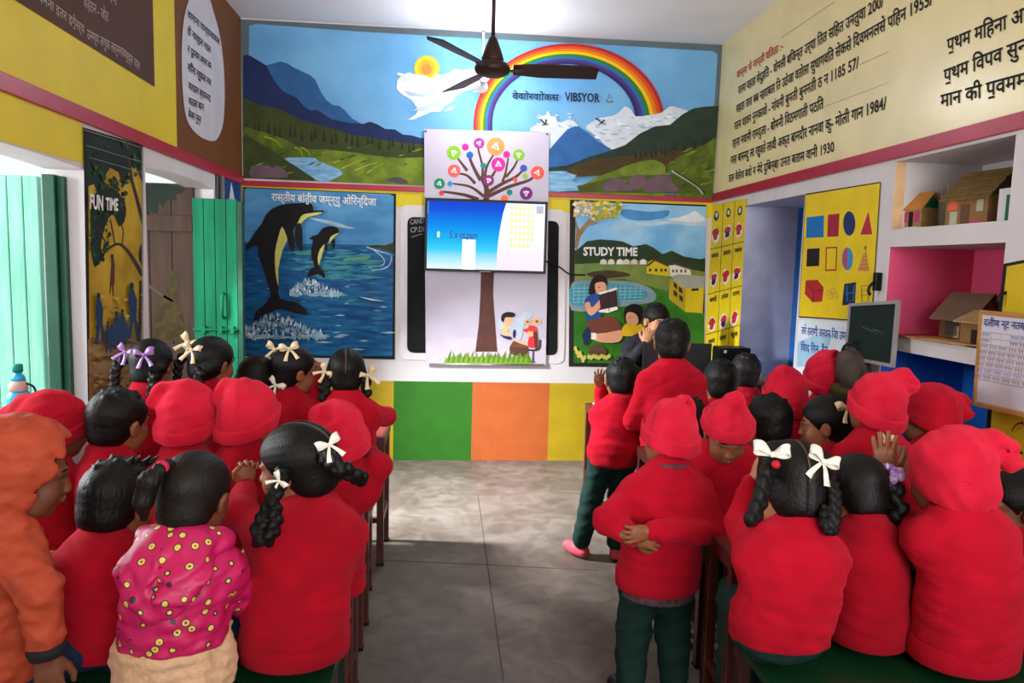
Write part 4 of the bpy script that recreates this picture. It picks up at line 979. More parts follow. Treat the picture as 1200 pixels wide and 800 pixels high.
# reading girl
Ls += [(PT('#1f1514'), C3((166, 480), (172, 440), (190, 412), (215, 405), (238, 420), (238, 450), (225, 440), (205, 440), (195, 470), (185, 490)), 2), (SKINP, C3((190, 445), (205, 435), (228, 436), (236, 455), (228, 475), (212, 482), (196, 478)), 2), (PT('#1f4a8c'), C3((150, 515), (165, 488), (200, 480), (228, 495), (235, 530), (215, 560), (205, 590), (160, 585), (158, 545)), 2),
       (PT('#6e3a2c'), C3((158, 590), (210, 575), (262, 570), (296, 610), (292, 640), (240, 634), (180, 632), (160, 610)), 2), (SKINP, C3((180, 640), (240, 632), (290, 622), (300, 640), (285, 668), (230, 672), (185, 660)), 2), (NAVY, C3((140, 640), (165, 608), (175, 640), (165, 670), (150, 682), (146, 660)), 2), (PT('#e5dccf'), C3((176, 632), (196, 634), (196, 658), (176, 658))),
       (SKINP, C3((150, 520), (170, 512), (178, 535), (205, 508), (225, 488), (236, 498), (215, 530), (185, 562), (165, 560)), 2), (PT('#3a2528'), C3((205, 478), (275, 458), (280, 545), (215, 556))), (PT('#e8e2d6'), C3((205, 545), (278, 530), (280, 542), (240, 555), (206, 552))), (PT('#e8e2d6'), C3((205, 476), (275, 456), (278, 464), (208, 484))), (PT('#241619'), stroke(C3((242, 470), (246, 548)), .8, 1))]
Ls += [(INK, stroke(C3((204, 453), (212, 455)), .9, 1)), (PT('#b0483a'), stroke(C3((212, 470), (222, 470)), .8, 1))]
# second child in yellow
Ls += [(PT('#17120f'), C3((305, 560), (310, 535), (335, 520), (365, 524), (380, 550), (376, 580), (360, 590), (318, 580), (308, 600)), 2), (SKINP, C3((312, 566), (322, 552), (345, 556), (358, 570), (360, 592), (345, 606), (326, 604), (314, 588)), 2), (PT('#17120f'), C3((303, 556), (318, 530), (350, 524), (372, 545), (362, 560), (340, 552), (320, 552), (308, 566)), 2), (PT('#d2ab1c'), C3((300, 610), (320, 595), (350, 605), (385, 595), (400, 640), (300, 645)), 2), (PT('#5a3a34'), stroke(C3((322, 572), (330, 575)), .8, 1))]
Ls += [(PT('#5a4632', .15), C3((165, 700), (180, 682), (215, 682), (236, 705), (225, 718), (175, 715)), 2)]
for i in range(16):
    x, y = (108+i*6, 690+i*6+8*(i % 3)) if i < 7 else (150+(i-6)*10, 720+3*(i % 3)); Ls.append((PT('#c4b45a'), C3((x, y), (x+9, y-6), (x+12, y+8), (x+3, y+13)), 2))
mural('study_mural', on_back, q, PT('#23211c'), Ls, 'painted panel with pool, yellow houses and a girl reading beneath STUDY TIME', texts=(('STUDY TIME', (683.5, 299), (747, 299.5), 9.5, WHITEP, .035),))

# fun time panel on the left pier
q = [(97.5, 149), (167.5, 170.5), (167.5, 466), (103, 470)]
CF = CR(0, 180, 3.637)
GOLD = mat('mural_golden_sky', '#9a7a1a', .6, 0, 5, hex2='#bc9c2c', spec=.15); DKL = PT('#18281c', .15); BR = PT('#3a2c20', .1); SIL = PT('#1c3a66')
Ls = [(GOLD, CF((375, -60), (608, 20), (608, 900), (382, 900))), (mat('mural_earth', '#7a5428', .4, 0, 7, hex2='#9a7a40'), CF((375, 790), (450, 760), (560, 775), (608, 770), (608, 1060), (380, 1060))),
      (DKL, CF((372, -90), (608, -30), (608, 130), (580, 60), (555, 55), (540, 120), (520, 130), (505, 80), (470, 60), (450, 90), (440, 150), (430, 200), (400, 130), (372, 140)), 1),
      (DKL, CF((385, 250), (400, 180), (440, 130), (480, 150), (510, 170), (538, 230), (530, 290), (505, 310), (485, 260), (460, 280), (440, 340), (430, 400), (440, 440), (405, 485), (392, 440), (388, 350)), 2),
      (BR, stroke(CF((608, 520), (580, 470), (540, 410), (505, 385), (470, 400), (440, 430)), 5.5, 4, 2)), (BR, stroke(CF((470, 400), (440, 360), (425, 320)), 1.8)), (BR, stroke(CF((490, 385), (480, 330), (470, 280)), 1.8)), (BR, stroke(CF((520, 390), (525, 330), (515, 300)), 1.5)),
      (BR, stroke(CF((612, 300), (585, 200), (560, 100), (550, 20)), 4.5, 4, 3)), (PT('#2a1c16'), CF((612, 380), (595, 400), (592, 450), (612, 480)), 2), (BR, stroke(CF((600, 540), (600, 650), (590, 800)), 4, 4, 5)),
      (PT('#5a2c26'), CF((472, 440), (484, 440), (490, 470), (488, 560), (484, 560), (486, 606), (480, 606), (476, 560), (470, 600), (466, 600), (470, 520), (474, 470))), (PT('#2a1c18'), disc(131.5, 300, 1.8, 2.6))]
for i in range(150):
    a = rg.rand()*6.28; k_ = i % 3; cx_, cy_, rx_, ry_ = ((465, 190, 72, 70), (425, 330, 40, 130), (500, 40, 105, 90))[k_]; x = cx_+rx_*cos(a)*(.7+.4*rg.rand()); y = cy_+ry_*sin(a)*(.7+.4*rg.rand()); r = 4+rg.rand()*9
    Ls.append(((DKL, PT('#24402a', .1), PT('#2f4a24', .1))[int(rg.rand()*3)], CF(*[(x+r*cos(t)*.7, y+r*sin(t)*(1+.3*cos(3*t))) for t in np.linspace(0, 5.6, 8)])))
for i in range(40):
    x = 390+rg.rand()*210; y = 600+rg.rand()*150; l = 10+rg.rand()*30; Ls.append((PT(('#b8962a', '#8a6a1c', '#c4ac4a')[i % 3], .1), CF((x, y), (x+l*.5, y-8), (x+l, y), (x+l*.5, y+7))))
for i in range(60):
    x = 385+rg.rand()*210; y = 790+rg.rand()*240; l = 10+rg.rand()*40; Ls.append((PT(('#8a5a2a', '#6a3f20', '#a88a4a', '#5a4420')[i % 4], .1), CF((x, y), (x+l*.5, y-9), (x+l, y), (x+l*.5, y+9))))
for x, y, sc in ((418, 620, 1.0), (560, 580, 1.1), (458, 730, .62), (495, 690, .75), (520, 680, .7), (475, 740, .5)):
    Ls += [(SIL, CF(*[(x+sc*a, y+sc*c_) for a, c_ in ((-6, 0), (10, 0), (22, 40), (20, 100), (28, 190), (18, 190), (8, 110), (-2, 190), (-12, 190), (-4, 100), (-10, 40))])), (PT('#14223a'), disc((x+2)/3.637, 180+(y-14*sc)/3.637, 2.1*sc, 4*sc))]
Ls += [(PT('#24406a'), CF((470, 800), (480, 740), (510, 700), (540, 720), (556, 780), (520, 800)), 2)]
for p0, p1 in (((100, 170), (167, 190)), ((104, 184), (166, 202))): Ls.append((PT('#8c8f86'), stroke([p0, p1], .5, 1)))
Ls.append((PT('#9a9a92'), stroke([(98.5, 152), (166.5, 173), (166.5, 465)], .7, 1)))
mural('fun_time_mural', on_left, q, PT('#14140f'), Ls, 'tall painted panel with a tree and silhouetted children beneath FUN TIME', texts=(('FUN', (105.5, 244), (121, 246), 17, WHITEP, .035), ('TIME', (124, 245.5), (138.5, 246.5), 14, WHITEP, .035)))
# small sailing picture by the corner
q = [(254, 202), (283.5, 210), (283.5, 300), (253, 300)]
Ls = [(PT('#1e4a86', .15), [(256, 204), (282, 212), (282, 300), (255, 300)]), (PT('#d8d8d4'), [(271, 213), (276, 238), (268, 238)]), (PT('#3f7fa8', .15), [(255, 252), (283, 250), (283, 300), (255, 300)]), (PT('#b0a24a'), [(258, 216), (262, 214), (262, 222), (259, 221)])]
mural('sailboat_picture', on_left, q, PT('#8a8a8a'), Ls, 'small blue sailboat picture on the left wall behind the green door leaf', 'picture')
# brown writing board and oval
GREYW = PT('#a99c98')
mural('writing_board', on_left, [pix((XL, y_, z_)) for y_, z_ in ((2.25, 2.98), (3.91, 2.98), (3.91, 2.355), (2.25, 2.365))], mat('brown_board', '#543a31', .6, .06, 5, .1, 30, spec=.1), [], 'brown painted writing board at the top of the yellow left wall', 'sign',
      texts=(('वनना इतर इग्रेस्य', (45, 1), (99, 40), 12, GREYW), ('उनग्य लगुक लत्ननाब', (102, 45), (147, 68), 12, GREYW), ('ब्रह्म जल', (147, 69), (164, 83), 11, GREYW), ('कहठन - जोत', (98, 8), (127, 26), 13, GREYW), ('नि', (129, 2), (137, 7), 12, GREYW)))
ov = spline([(213, 60), (216, 20), (226, -10), (240, -14), (252, 20), (259, 50), (263, 95), (262, 140), (256, 160), (248, 165), (232, 158), (219, 140), (214, 105)], True, 5)
b = MB(); b.fixn = False; b.prism([on_left(x, y, .0025) for x, y in ov], np.array(on_left(*ov[0], .006))-np.array(on_left(*ov[0], .0025)), mat('white_oval_paint', '#c4c0c8', .5, .05, 6))
for t, p0, p1 in (('वानाना वान्याजाकल', (220, 20), (257.5, 53)), ('हो नाल्हल नठल', (220, 39), (247, 63)), ('न दुहनाम अनना बन', (220, 61), (248, 82)), ('सोिना न्वुकल नज', (220, 82), (247.5, 101)), ('वलडल ब्याननद', (221, 104), (247, 120)), ('कठल बान', (221, 122), (239, 130)), ('बेजन नुन्न', (221, 137), (236, 145))):
    write(b, on_left, t, p0, p1, 9, INK, .0075, .02)
tag(b.build('oval_sign'), 'white oval with black writing on the brown corner wall', 'sign')
# writing on the cream right wall
C4 = CR(820, 0, 3.158)
b = MB(); b.fixn = False; REDT = PT('#b03038'); GL = PT('#8c7d5c')
for t, p0, p1, hp, m_ in (('वान्ना से नान्ती वतिता :-', (137, 290), (308, 182), 26, REDT), ('रतना वहता सेदुहति - वोनली बजिन्त उर्या तित सहित उनतुवा 200/', (142, 350), (680, 22), 30, INK), ('सहता तारा बब नहराबता ति उठेजा वतोला सुधागवति सेकसे दिवमनलसे पहिन 1955/', (135, 418), (862, 14), 30, INK),
                          ('रतन वावन नुनकावो - नांवनी बुमती बुननती ठ न 1185 57/', (128, 482), (588, 250), 30, INK), ('रहना नवानी रामदुला - बोमनी विठमगाती पठति', (120, 547), (458, 400), 30, INK), ('गला बाननदु ला रहुवते लावी अक्त बानदौर नानवा कु- मोली गान 1984/', (114, 608), (690, 402), 30, INK), ('ठल वेलेज बवो न नेदे दुबिन्बा उनत बताम वानी 1930', (107, 674), (497, 560), 28, INK)):
    write(b, on_right, t, C4(p0)[0], C4(p1)[0], hp/3.158, m_, .003, .022)
for p0, p1 in (((300, 140), (500, 5)), ((590, 240), (700, 190)), ((460, 395), (700, 305))):
    A, B_ = C4(p0)[0], C4(p1)[0]; b.add([on_right(x, y, .003) for x, y in stroke([A, B_], .45, 1)], [(0, 1, 2, 3)], GL)
tag(b.build('wall_writing'), 'seven lines of small black handwriting on the cream right wall under a red heading', 'writing')
b = MB(); b.fixn = False
for t, p0, p1 in (('प्रथम महिना आ', (914, 192), (1215, 75)), ('प्रथम विपव सुन', (902, 305), (1215, 190)), ('मान की प्रवमम', (890, 398), (1215, 318))):
    write(b, on_right, t, C4(p0)[0], C4(p1)[0], 50/3.158, INK, .003, .022)
tag(b.build('wall_writing'), 'three lines of large black lettering on the cream right wall above the shelves', 'writing')
# alphabet chart strip
CA = CR(820, 200, 3.3333)
q = CA((44, 135), (182, 108), (152, 700), (20, 740))
Y1 = PT('#e0c21c', .05); REDP = PT('#b82a30'); Ls = []
def bil(u, v): a, b_, c_, d_ = [np.array(p) for p in q]; return tuple((a*(1-u)+b_*u)*(1-v)+(d_*(1-u)+c_*u)*v)
rows = ((0, .285), (.285, .575), (.575, .84), (.84, 1.08))
for u in (.35, .68): Ls.append((INK, stroke([bil(u, 0), bil(u, 1)], .5, 1)))
for v in (.285, .575, .835): Ls.append((INK, stroke([bil(0, v), bil(1, v)], .8, 1)))
def blob(u, v, su, sv, col, seed):
    rg_ = np.random.RandomState(seed); return (col, [bil(u+su*cos(a)*(.75+.35*rg_.rand()), v+sv*sin(a)*(.75+.35*rg_.rand())) for a in np.linspace(0, 5.9, 9)])
for j, v in enumerate((.0, .29, .58)):
    for i, u in enumerate((.17, .51, .83)):
        sd = j*3+i; Ls += [blob(u, v+.075, .075, .035, PT('#26284a') if j == 0 else Y1, sd), blob(u, v+.20, .12, .055, PT('#e6dcd6'), sd+20), blob(u, v+.185, .10, .03, REDP, sd+40), blob(u-.01, v+.215, .07, .022, PT('#2c2550') if (i+j) % 2 else REDP, sd+60)]
        if j == 0: Ls += [blob(u, v+.07, .04, .018, PT('#d9d2c4'), sd+80)]
txt = [(t, bil(u-.10, v), bil(u+.10, v), 5, INK, .02) for v, ts in ((.345, ('कमल', 'कागज', 'रकम')), (.63, ('बलाई', 'उनेल', 'राम')), (.90, ('रुकमा', 'अगल', 'गेहुआ'))) for u, t in zip((.17, .51, .84), ts)]
mural('alphabet_chart', on_right, q, Y1, Ls, 'narrow yellow picture chart in the right corner by the study painting', 'chart', texts=txt)
# shapes chart
q = [(944.5, 228.5), (1031, 214.5), (1020.5, 375.5), (936.5, 370)]
u0 = q; BLU = PT('#1d6fb5'); MAR = PT('#9c2038'); Ls = []
CB = CR(820, 200, 3.3333)
Ls += [(BLU, CB((418, 182), (486, 174), (484, 260), (415, 262))), (MAR, CB((501, 172), (546, 167), (542, 256), (498, 259))), (PT('#1f2f63'), CB(*[(584+24*cos(a), 206+48*sin(a)) for a in np.linspace(0, 6, 18)])), (PT('#b02548'), CB((659, 158), (674, 248), (627, 250))),
       (PT('#1c1a1c'), CB((420, 305), (469, 302), (466, 372), (416, 374))), (PT('#a83028'), CB((492, 298), (538, 296), (534, 390), (490, 392))), (Y1, CB((497, 304), (533, 302), (530, 384), (495, 386))), (PT('#3f86c0'), CB(*[(577+22*cos(a), 344+45*sin(a)) for a in np.linspace(0, 6, 18)])), (PT('#b04a6a'), CB(*[(572+13*cos(a), 344+42*sin(a)) for a in np.linspace(1.2, 5.1, 10)])),
       (PT('#c98a4a'), CB((640, 322), (652, 322), (662, 392), (616, 392))), (INK, stroke(CB((648, 322), (649, 294)), .7, 1)), (PT('#a83028'), CB((643, 296), (654, 299), (643, 308)))]
for k in range(4): Ls.append((PT('#8a4a2a'), stroke(CB((636-k*5, 336+k*15), (652+k*3, 335+k*15)), .6, 1)))
Ls += [(PT('#b0262c'), CB((414, 428), (460, 426), (484, 456), (478, 510), (440, 514), (410, 480))), (INK, stroke(CB((414, 440), (446, 470), (482, 466)), .7, 1)), (INK, stroke(CB((446, 470), (442, 512)), .7, 1)), (PT('#1d2640'), CB((565, 442), (610, 435), (606, 520), (556, 526))), (BLU, stroke(CB((575, 450), (575, 510), (600, 506), (602, 448)), 1.4, 1)), (BLU, stroke(CB((568, 480), (606, 474)), 1.2, 1))]
for x, y in ((505, 478), (522, 470), (534, 488), (512, 490)): Ls.append((PT('#c9a24a'), CB(*[(x+9*cos(a), y+13*sin(a)) for a in np.linspace(0, 6, 8)]))); Ls.append((Y1, CB(*[(x+5*cos(a), y+8*sin(a)) for a in np.linspace(0, 6, 8)])))
for k in range(3): Ls.append((PT('#8f7a3a'), stroke(CB((628, 452+k*18), (645, 448+k*18), (662, 454+k*18)), .7)))
Ls += [(PT('#8f7a3a'), stroke(CB((630, 450), (634, 512), (656, 512), (663, 450)), .7, 1))]
mural('shapes_chart', on_right, q, Y1, Ls, 'yellow chart of coloured squares, ovals, triangles and solids on the right wall', 'chart', back=(INK, [(944, 227), (1031.8, 213), (1021.2, 377), (936, 371.5)]))
q = [(936, 374), (999, 378.5), (1019, 379.5), (1014, 480), (931, 480)]
mural('slogan_panel', on_right, q, PT('#cfdbe2', .06), [(PT('#b9cc9e', .1), [(965, 425), (1000, 405), (1018, 400), (1014, 480), (950, 480)]), (PT('#9fc4dc', .1), [(936, 400), (975, 392), (960, 420), (934, 430)], 2)], 'pale panel with blue handwriting under the yellow shapes chart', 'sign',
      texts=(('तमे हलागी जनवन जिा उमस', (939, 391), (995, 399), 9, PT('#1c3f9c'), .015), ('विाद गिन्, दैन', (938.5, 411), (970, 415), 9, PT('#1c3f9c'), .015)))
# yellow board at the right edge
q = [(1176, 309), (1260, 293), (1260, 700), (1150, 582), (1158, 470)]
Ls = [(PT('#c9ab1e', .06), [(1180, 312), (1262, 296), (1262, 700), (1156, 580), (1163, 470)])]
for pts in (((1185, 506), (1190, 497), (1199, 494), (1197, 502)), ((1187, 515), (1192, 520), (1199, 532), (1191, 528))): Ls += [(INK, spline(pts, True, 3)), (PT('#b39a1c'), [(x*.86+1192*.14, y*.86+512*.14+(-.3)) for x, y in spline(pts, True, 3)])]
mural('leaf_chart', on_right, q, INK, Ls, 'large yellow board with black leaf drawings at the right edge', 'chart')
# ------------------------------------------------------------------ things on the wall facing the camera
# blackboard
q = [(477.5, 254), (655, 259), (653, 416), (477, 413)]
def rounded(q, k=.06):
    out = []; n = len(q)
    for i in range(n):
        p = np.array(q[i]); a = np.array(q[i-1]); c = np.array(q[(i+1) % n]); L = min(np.linalg.norm(a-p), np.linalg.norm(c-p))*k
        for t in np.linspace(0, 1, 5):
            u = p+(a-p)/np.linalg.norm(a-p)*L; v = p+(c-p)/np.linalg.norm(c-p)*L; out.append(tuple((1-t)**2*u+2*t*(1-t)*p+t*t*v))
    return out
M_SLATE = mat('blackboard_paint', '#131315', .8, 0, 6, hex2='#1a1a1c', spec=.12)
b = MB(); b.prism([on_back(x, y, .0025) for x, y in rounded([(469, 240), (664, 246), (661, 426), (469, 421)], .05)], (0, -.0045, 0), mat('white_board_margin', '#d2ccd0', .6, .04))
b.prism([on_back(x, y, .0075) for x, y in rounded(q, .05)], (0, -.004, 0), M_SLATE); CH = PT('#9a9a9c', .2)
for t, p0, p1 in (('CAND', (480.5, 263), (497, 261)), ('CP.DI', (481, 272.5), (497, 271))): write(b, on_back, t, p0, p1, 6, CH, .0125)
b.add([on_back(x, y, .0125) for x, y in stroke([(482, 278), (489, 275.5), (496, 274)], .7, 1)], [tuple(range(6))], CH)
tag(b.build('blackboard'), 'black painted blackboard on the far wall half hidden behind the tree banner', 'blackboard')
# banner
def fnb(x, y, off=0.0): return on_back(x, y, .022+off)
q = [(497, 151), (643.5, 155), (641.5, 320), (639.5, 429), (499, 428)]
TR = PT('#5c3a34', .12); Ls = [(PT('#c4bac8', .05), [(498, 395), (641, 397), (640, 429), (499, 428)]), (TR, [(563.5, 318), (579, 318), (578, 345), (580.5, 380), (583, 412), (557, 412), (561, 380), (563, 345)])]
CP = CR(480, 140, 2.665)
for w_, pts in ((8, ((238, 262), (240, 215), (222, 180))), (5, ((222, 190), (205, 160), (188, 120), (190, 100))), (5, ((238, 215), (250, 190), (268, 160))), (5, ((240, 230), (290, 200), (330, 180), (352, 160))), (5, ((245, 240), (310, 210), (372, 190), (392, 172))), (4, ((232, 240), (190, 210), (135, 200))), (5, ((215, 250), (170, 235), (105, 225))), (4, ((205, 200), (180, 175), (150, 168))),
                (4, ((180, 160), (165, 140), (148, 118))), (3.5, ((225, 190), (228, 150), (215, 95), (216, 80))), (3.5, ((290, 195), (300, 165), (308, 120))), (3.5, ((300, 180), (325, 150), (340, 120))), (4, ((235, 190), (240, 150), (262, 110)))):
    Ls.append((TR, stroke(CP(*pts), w_*.95, 4, w_*.5)))
for x, y, r, c_ in ((138, 104, 22, '#7db32c'), (174, 86, 11, '#d6268f'), (188, 111, 11, '#2060b0'), (217, 74, 17, '#a02a94'), (269, 84, 28, '#f08a4a'), (303, 109, 11, '#c42a86'), (341, 110, 18, '#7db32c'), (139, 160, 20, '#e8605a'), (230, 144, 9, '#14807a'), (277, 140, 22, '#d6268f'), (356, 152, 11, '#3a55a8'), (399, 166, 21, '#ee5a4c'), (93, 200, 17, '#17855c'), (126, 200, 8, '#2c8ac8'), (247, 190, 17, '#8a2a70'), (330, 188, 7, '#e8505a'), (360, 176, 8, '#8cba3a'), (100, 229, 8, '#d83a4a'), (312, 227, 9, '#14807a'), (364, 230, 20, '#7a2a78'), (296, 246, 11, '#e8703a')):
    cx, cy = CP((x, y))[0]; R_ = r/2.665; Ls.append((PT(c_, .03), disc(cx, cy, R_, n=18)))
    if r > 15:
        for k in range(3): a = k*2.1+x; Ls.append((PT('#ece6ee'), stroke([(cx+R_*.5*cos(a), cy+R_*.5*sin(a)), (cx+R_*.2*cos(a+1), cy+R_*.2*sin(a+1)), (cx+R_*.5*cos(a+2), cy+R_*.5*sin(a+2))], .9, 2)))
        Ls.append((PT('#ece6ee'), disc(cx+.5, cy-R_*.2, R_*.2, n=8)))
CG = CR(490, 310, 6.156)
Ls += [(PT('#b8c3d6'), CG((575, 400), (610, 370), (700, 385), (740, 370), (760, 345), (810, 342), (828, 370), (770, 420), (740, 540), (690, 530), (660, 470), (580, 460)), 3), (PT('#d8a878'), disc(490+790/6.156, 310+412/6.156, 4, 3.6)), (PT('#d8a878'), disc(490+855/6.156, 310+410/6.156, 5.4, 4)), (PT('#8a5a3a'), disc(490+790/6.156, 310+412/6.156, 1.6, 1.4)), (PT('#8a5a3a'), disc(490+858/6.156, 310+410/6.156, 2, 1.7)),
       (PT('#e8c060'), CG((610, 450), (640, 440), (650, 490), (615, 500))), (PT('#e8b4a4'), CG((605, 490), (680, 490), (690, 530), (610, 515))), (PT('#23305e'), CG((588, 500), (620, 512), (672, 520), (668, 542), (620, 530)), 2), (PT('#23305e'), CG((685, 480), (700, 468), (708, 490), (700, 530), (684, 520)), 2), (PT('#e8b08a'), CG((610, 390), (640, 380), (684, 388), (680, 430), (650, 448), (618, 430)), 2), (PT('#2a1c1c'), CG((598, 400), (605, 360), (640, 342), (685, 345), (702, 365), (680, 380), (630, 380), (618, 415)), 2),
       (PT('#5c3a34'), CG((660, 592), (690, 545), (795, 560), (795, 690), (660, 640))), (PT('#74483c'), CG((660, 592), (690, 548), (800, 565), (792, 600))), (PT('#e8b08a'), CG((680, 545), (720, 545), (800, 562), (805, 590), (740, 570))), (PT('#d8343c'), CG((790, 570), (800, 525), (835, 510), (845, 560), (838, 598), (800, 595)), 2), (PT('#e8b08a'), CG((780, 480), (800, 470), (835, 480), (835, 510), (805, 520), (785, 505)), 2), (PT('#6a2c28'), CG((830, 475), (850, 460), (862, 500), (868, 600), (845, 615), (835, 540)), 2), (PT('#d8403c'), CG((758, 465), (790, 458), (800, 440), (840, 440), (862, 470), (838, 485), (800, 478), (780, 492)), 2),
       (PT('#33333c'), stroke(CG((880, 540), (870, 610), (790, 615)), 2)), (PT('#33333c'), stroke(CG((830, 620), (828, 700)), 1.6, 1)), (PT('#33333c'), stroke(CG((805, 702), (845, 702)), 1.2, 1)), (PT('#e0cdb4'), CG((125, 672), (145, 665), (160, 685), (145, 695)), 2)]
GR = PT('#7aa02c', .1); GR2 = PT('#5a8424', .1)
Ls.append((GR, CG((180, 715), (190, 690), (820, 690), (820, 715))))
for i in range(34):
    x = 205+i*18; h_ = 40+45*abs(sin(i*1.7)); Ls.append(((GR, GR2)[i % 2], CG((x-16, 705), (x-4, 690-h_*.4), (x+(14 if i % 3 else -14), 700-h_), (x+8, 690-h_*.3), (x+18, 705))))
o = mural('tree_banner', fnb, q, mat('white_printed_vinyl', '#bab2c4', .5, .03, 6), Ls, 'tall white printed banner with a tree of coloured discs, hung behind the screen', 'banner', th=.003)
b = MB(); b.tube([on_back(503, 426.5, .032), on_back(637, 427.5, .032)], .009, mat('polished_rod', '#b9b9bc', .25, 0, metal=.8), 10); b.build('bottom_rod', o)
for x, y in ((499, 153.5), (641, 157)):
    b = MB(); b.lathe([(0, .002), (.008, .0), (.008, .004), (0, .006)], PT('#6a6a70'), n=10, axis='y', c=tuple(np.array(on_back(x, y, .030)))); b.build('pin', o)

# television
YT = D-.13; T = lambda x, y, o=0.0: np.array(atY(x, y, YT-o))
M_BEZEL = mat('black_gloss_plastic', '#08080a', .4, 0, spec=.2)
tl, tr, br, bl = T(497.5, 232), T(641, 236), T(640.5, 320), T(497.5, 318)
cx = (tl+tr+br+bl)/4; TVw = float((tr[0]-tl[0]+br[0]-bl[0])/2); TVh = float((tl[2]-bl[2]+tr[2]-br[2])/2)
tv = empty('television', tuple(cx)); tag(tv, 'flat black television glowing blue and white in front of the tree banner', 'television')
b = MB(); hw, hh = TVw/2, TVh/2
b.box((-hw+.03, .008, -hh+.03), (hw-.03, .045, hh-.03), M_BEZEL, .008); b.box((-hw, -.004, -hh), (hw, .010, hh), M_BEZEL, .004); b.build('casing', tv)
def screen_mat(key, stops, strength, horiz=False):
    m = bpy.data.materials.new(key); m.use_nodes = True; nt = m.node_tree; N = nt.nodes; L = nt.links; N.remove(N['Principled BSDF']); e = N.new('ShaderNodeEmission'); L.new(e.outputs[0], N['Material Output'].inputs['Surface'])
    tc = N.new('ShaderNodeTexCoord'); sp = N.new('ShaderNodeSeparateXYZ'); L.new(tc.outputs['Object'], sp.inputs[0]); mr = N.new('ShaderNodeMapRange'); L.new(sp.outputs[0 if horiz else 2], mr.inputs['Value'])
    h = hw if horiz else hh; mr.inputs['From Min'].default_value = -h; mr.inputs['From Max'].default_value = h; rp = N.new('ShaderNodeValToRGB'); L.new(mr.outputs['Result'], rp.inputs['Fac'])
    els = rp.color_ramp.elements
    while len(els) < len(stops): els.new(.5)
    for el, (p, c_) in zip(els, stops): el.position = p; el.color = lin(c_)
    L.new(rp.outputs['Color'], e.inputs['Color']); e.inputs['Strength'].default_value = strength; return m
M_SC = screen_mat('screen_blue_glow', ((0, '#f4fbff'), (.10, '#d0f2fe'), (.30, '#44d0f6'), (.45, '#22b4f2'), (.62, '#1690ee'), (.85, '#1c58dc'), (1, '#1e44c8')), 1.08)
M_SW = screen_mat('screen_white_glow', ((0, '#f2e0f4'), (.5, '#f6f2fa'), (1, '#f4f6fa')), 1.15)
def em(hexc, s=1.0):
    m = mat('lit_'+hexc.lstrip('#'), hexc, .5, 0, emit=s); return m
b = MB(); b.fixn = False; e = .019; S_ = lambda u, v, k=0: ((u-.5)*2*(hw-e), -.0045-.0004*k, (v-.5)*2*(hh-e))
b.add([S_(0, 0), S_(1, 0), S_(1, 1), S_(0, 1)], [(0, 1, 2, 3)], M_SC)
arc = [(.665, 1), (.64, .85), (.62, .65), (.605, .45), (.597, .25), (.595, 0), (1, 0), (1, 1)]
b.add([S_(u, v, 1) for u, v in arc], [tuple(range(8))], M_SW); b.add([S_(u, v, 1) for u, v in ((.30, 0), (.30, .44), (.41, .44), (.41, 0))], [(0, 1, 2, 3)], em('#fbfdff', 1.1))
for i in range(6):
    for j in range(7):
        if j == 6 and i > 4: continue
        u = .715+i*.036; v = .93-j*.093; b.add([S_(u+du, v+dv, 2) for du, dv in ((-.012, -.03), (.012, -.03), (.012, .03), (-.012, .03))], [(0, 1, 2, 3)], em('#dcc37a', .9) if (i+j) % 5 else em('#a8d8a0', .9))
b.add([S_(u, v, 2) for u, v in ((.925, .86), (.985, .86), (.985, .97), (.925, .97))], [(0, 1, 2, 3)], em('#6a9ad8', .9)); b.add([S_(u, v, 3) for u, v in ((.935, .87), (.965, .87), (.975, .92), (.945, .93))], [(0, 1, 2, 3)], em('#e07a4a', .9))
co, fs = glyphs('S x ot.pam', .02); b.add([S_(.19+(x-co[:, 0].min())/np.ptp(co[:, 0])*.235, .46+y*.15, 3) for x, y, z in co], fs, em('#12308a', .35))
b.add([S_(.095+.012*cos(a), .505+.05*sin(a), 3) for a in np.linspace(0, 6, 10)], [tuple(range(10))], em('#bfe0a0', .8))
b.add([S_(u, v, 2) for u, v in ((0, .8), (.012, .8), (.012, .99), (0, .99))], [(0, 1, 2, 3)], em('#3a6a9a', .5))
b.build('screen', tv)
b = MB(); b.box((-.04, -.006, -hh+.002), (.04, -.0042, -hh+.008), PT('#9a9aa0')); b.build('maker_plate', tv)
b = MB(); b.box((-.12, .045, -.1), (.12, .096, .1), M_BEZEL, .004); b.build('wall_bracket', tv)
b = MB(); b.tube(spline([T(640, 306, -.03), T(647, 309, -.05), on_back(656, 313, .03), on_back(668, 321, .02), on_back(686, 322, .02)], False, 6), .006, M_BEZEL, 8)
tag(b.build('power_cable'), 'black cable curving from the television across to the study painting', 'cable')

# bulb and holder on the far wall, hidden behind the fan
LB = np.array(on_back(567, 90, .30)); M_GLOW = mat('lamp_glass_glow', '#ffffff', .3, 0, emit=14.0)
lp = empty('wall_lamp', tuple(LB)); tag(lp, 'white glowing bulb on the far wall behind the ceiling fan', 'lamp')
b = MB(); b.lathe([(0, .298), (.045, .296), (.045, .282), (.016, .27), (.016, .075), (.028, .07), (.024, .035), (0, .035)], WHITEP, n=20, axis='y'); b.build('lamp_holder', lp)
b = MB(); b.lathe([(.0, -.055), (.018, -.051), (.030, -.036), (.033, -.018), (.028, .005), (.018, .030), (.016, .04)], M_GLOW, n=20, axis='y'); b.build('bulb', lp)
l = bpy.data.lights.new('bulb_light', 'POINT'); l.energy = 25; l.color = (.92, .96, 1.0); l.shadow_soft_size = .05; o = bpy.data.objects.new('bulb_light', l); COL.objects.link(o); o.location = LB+np.array((0, -.13, .0))

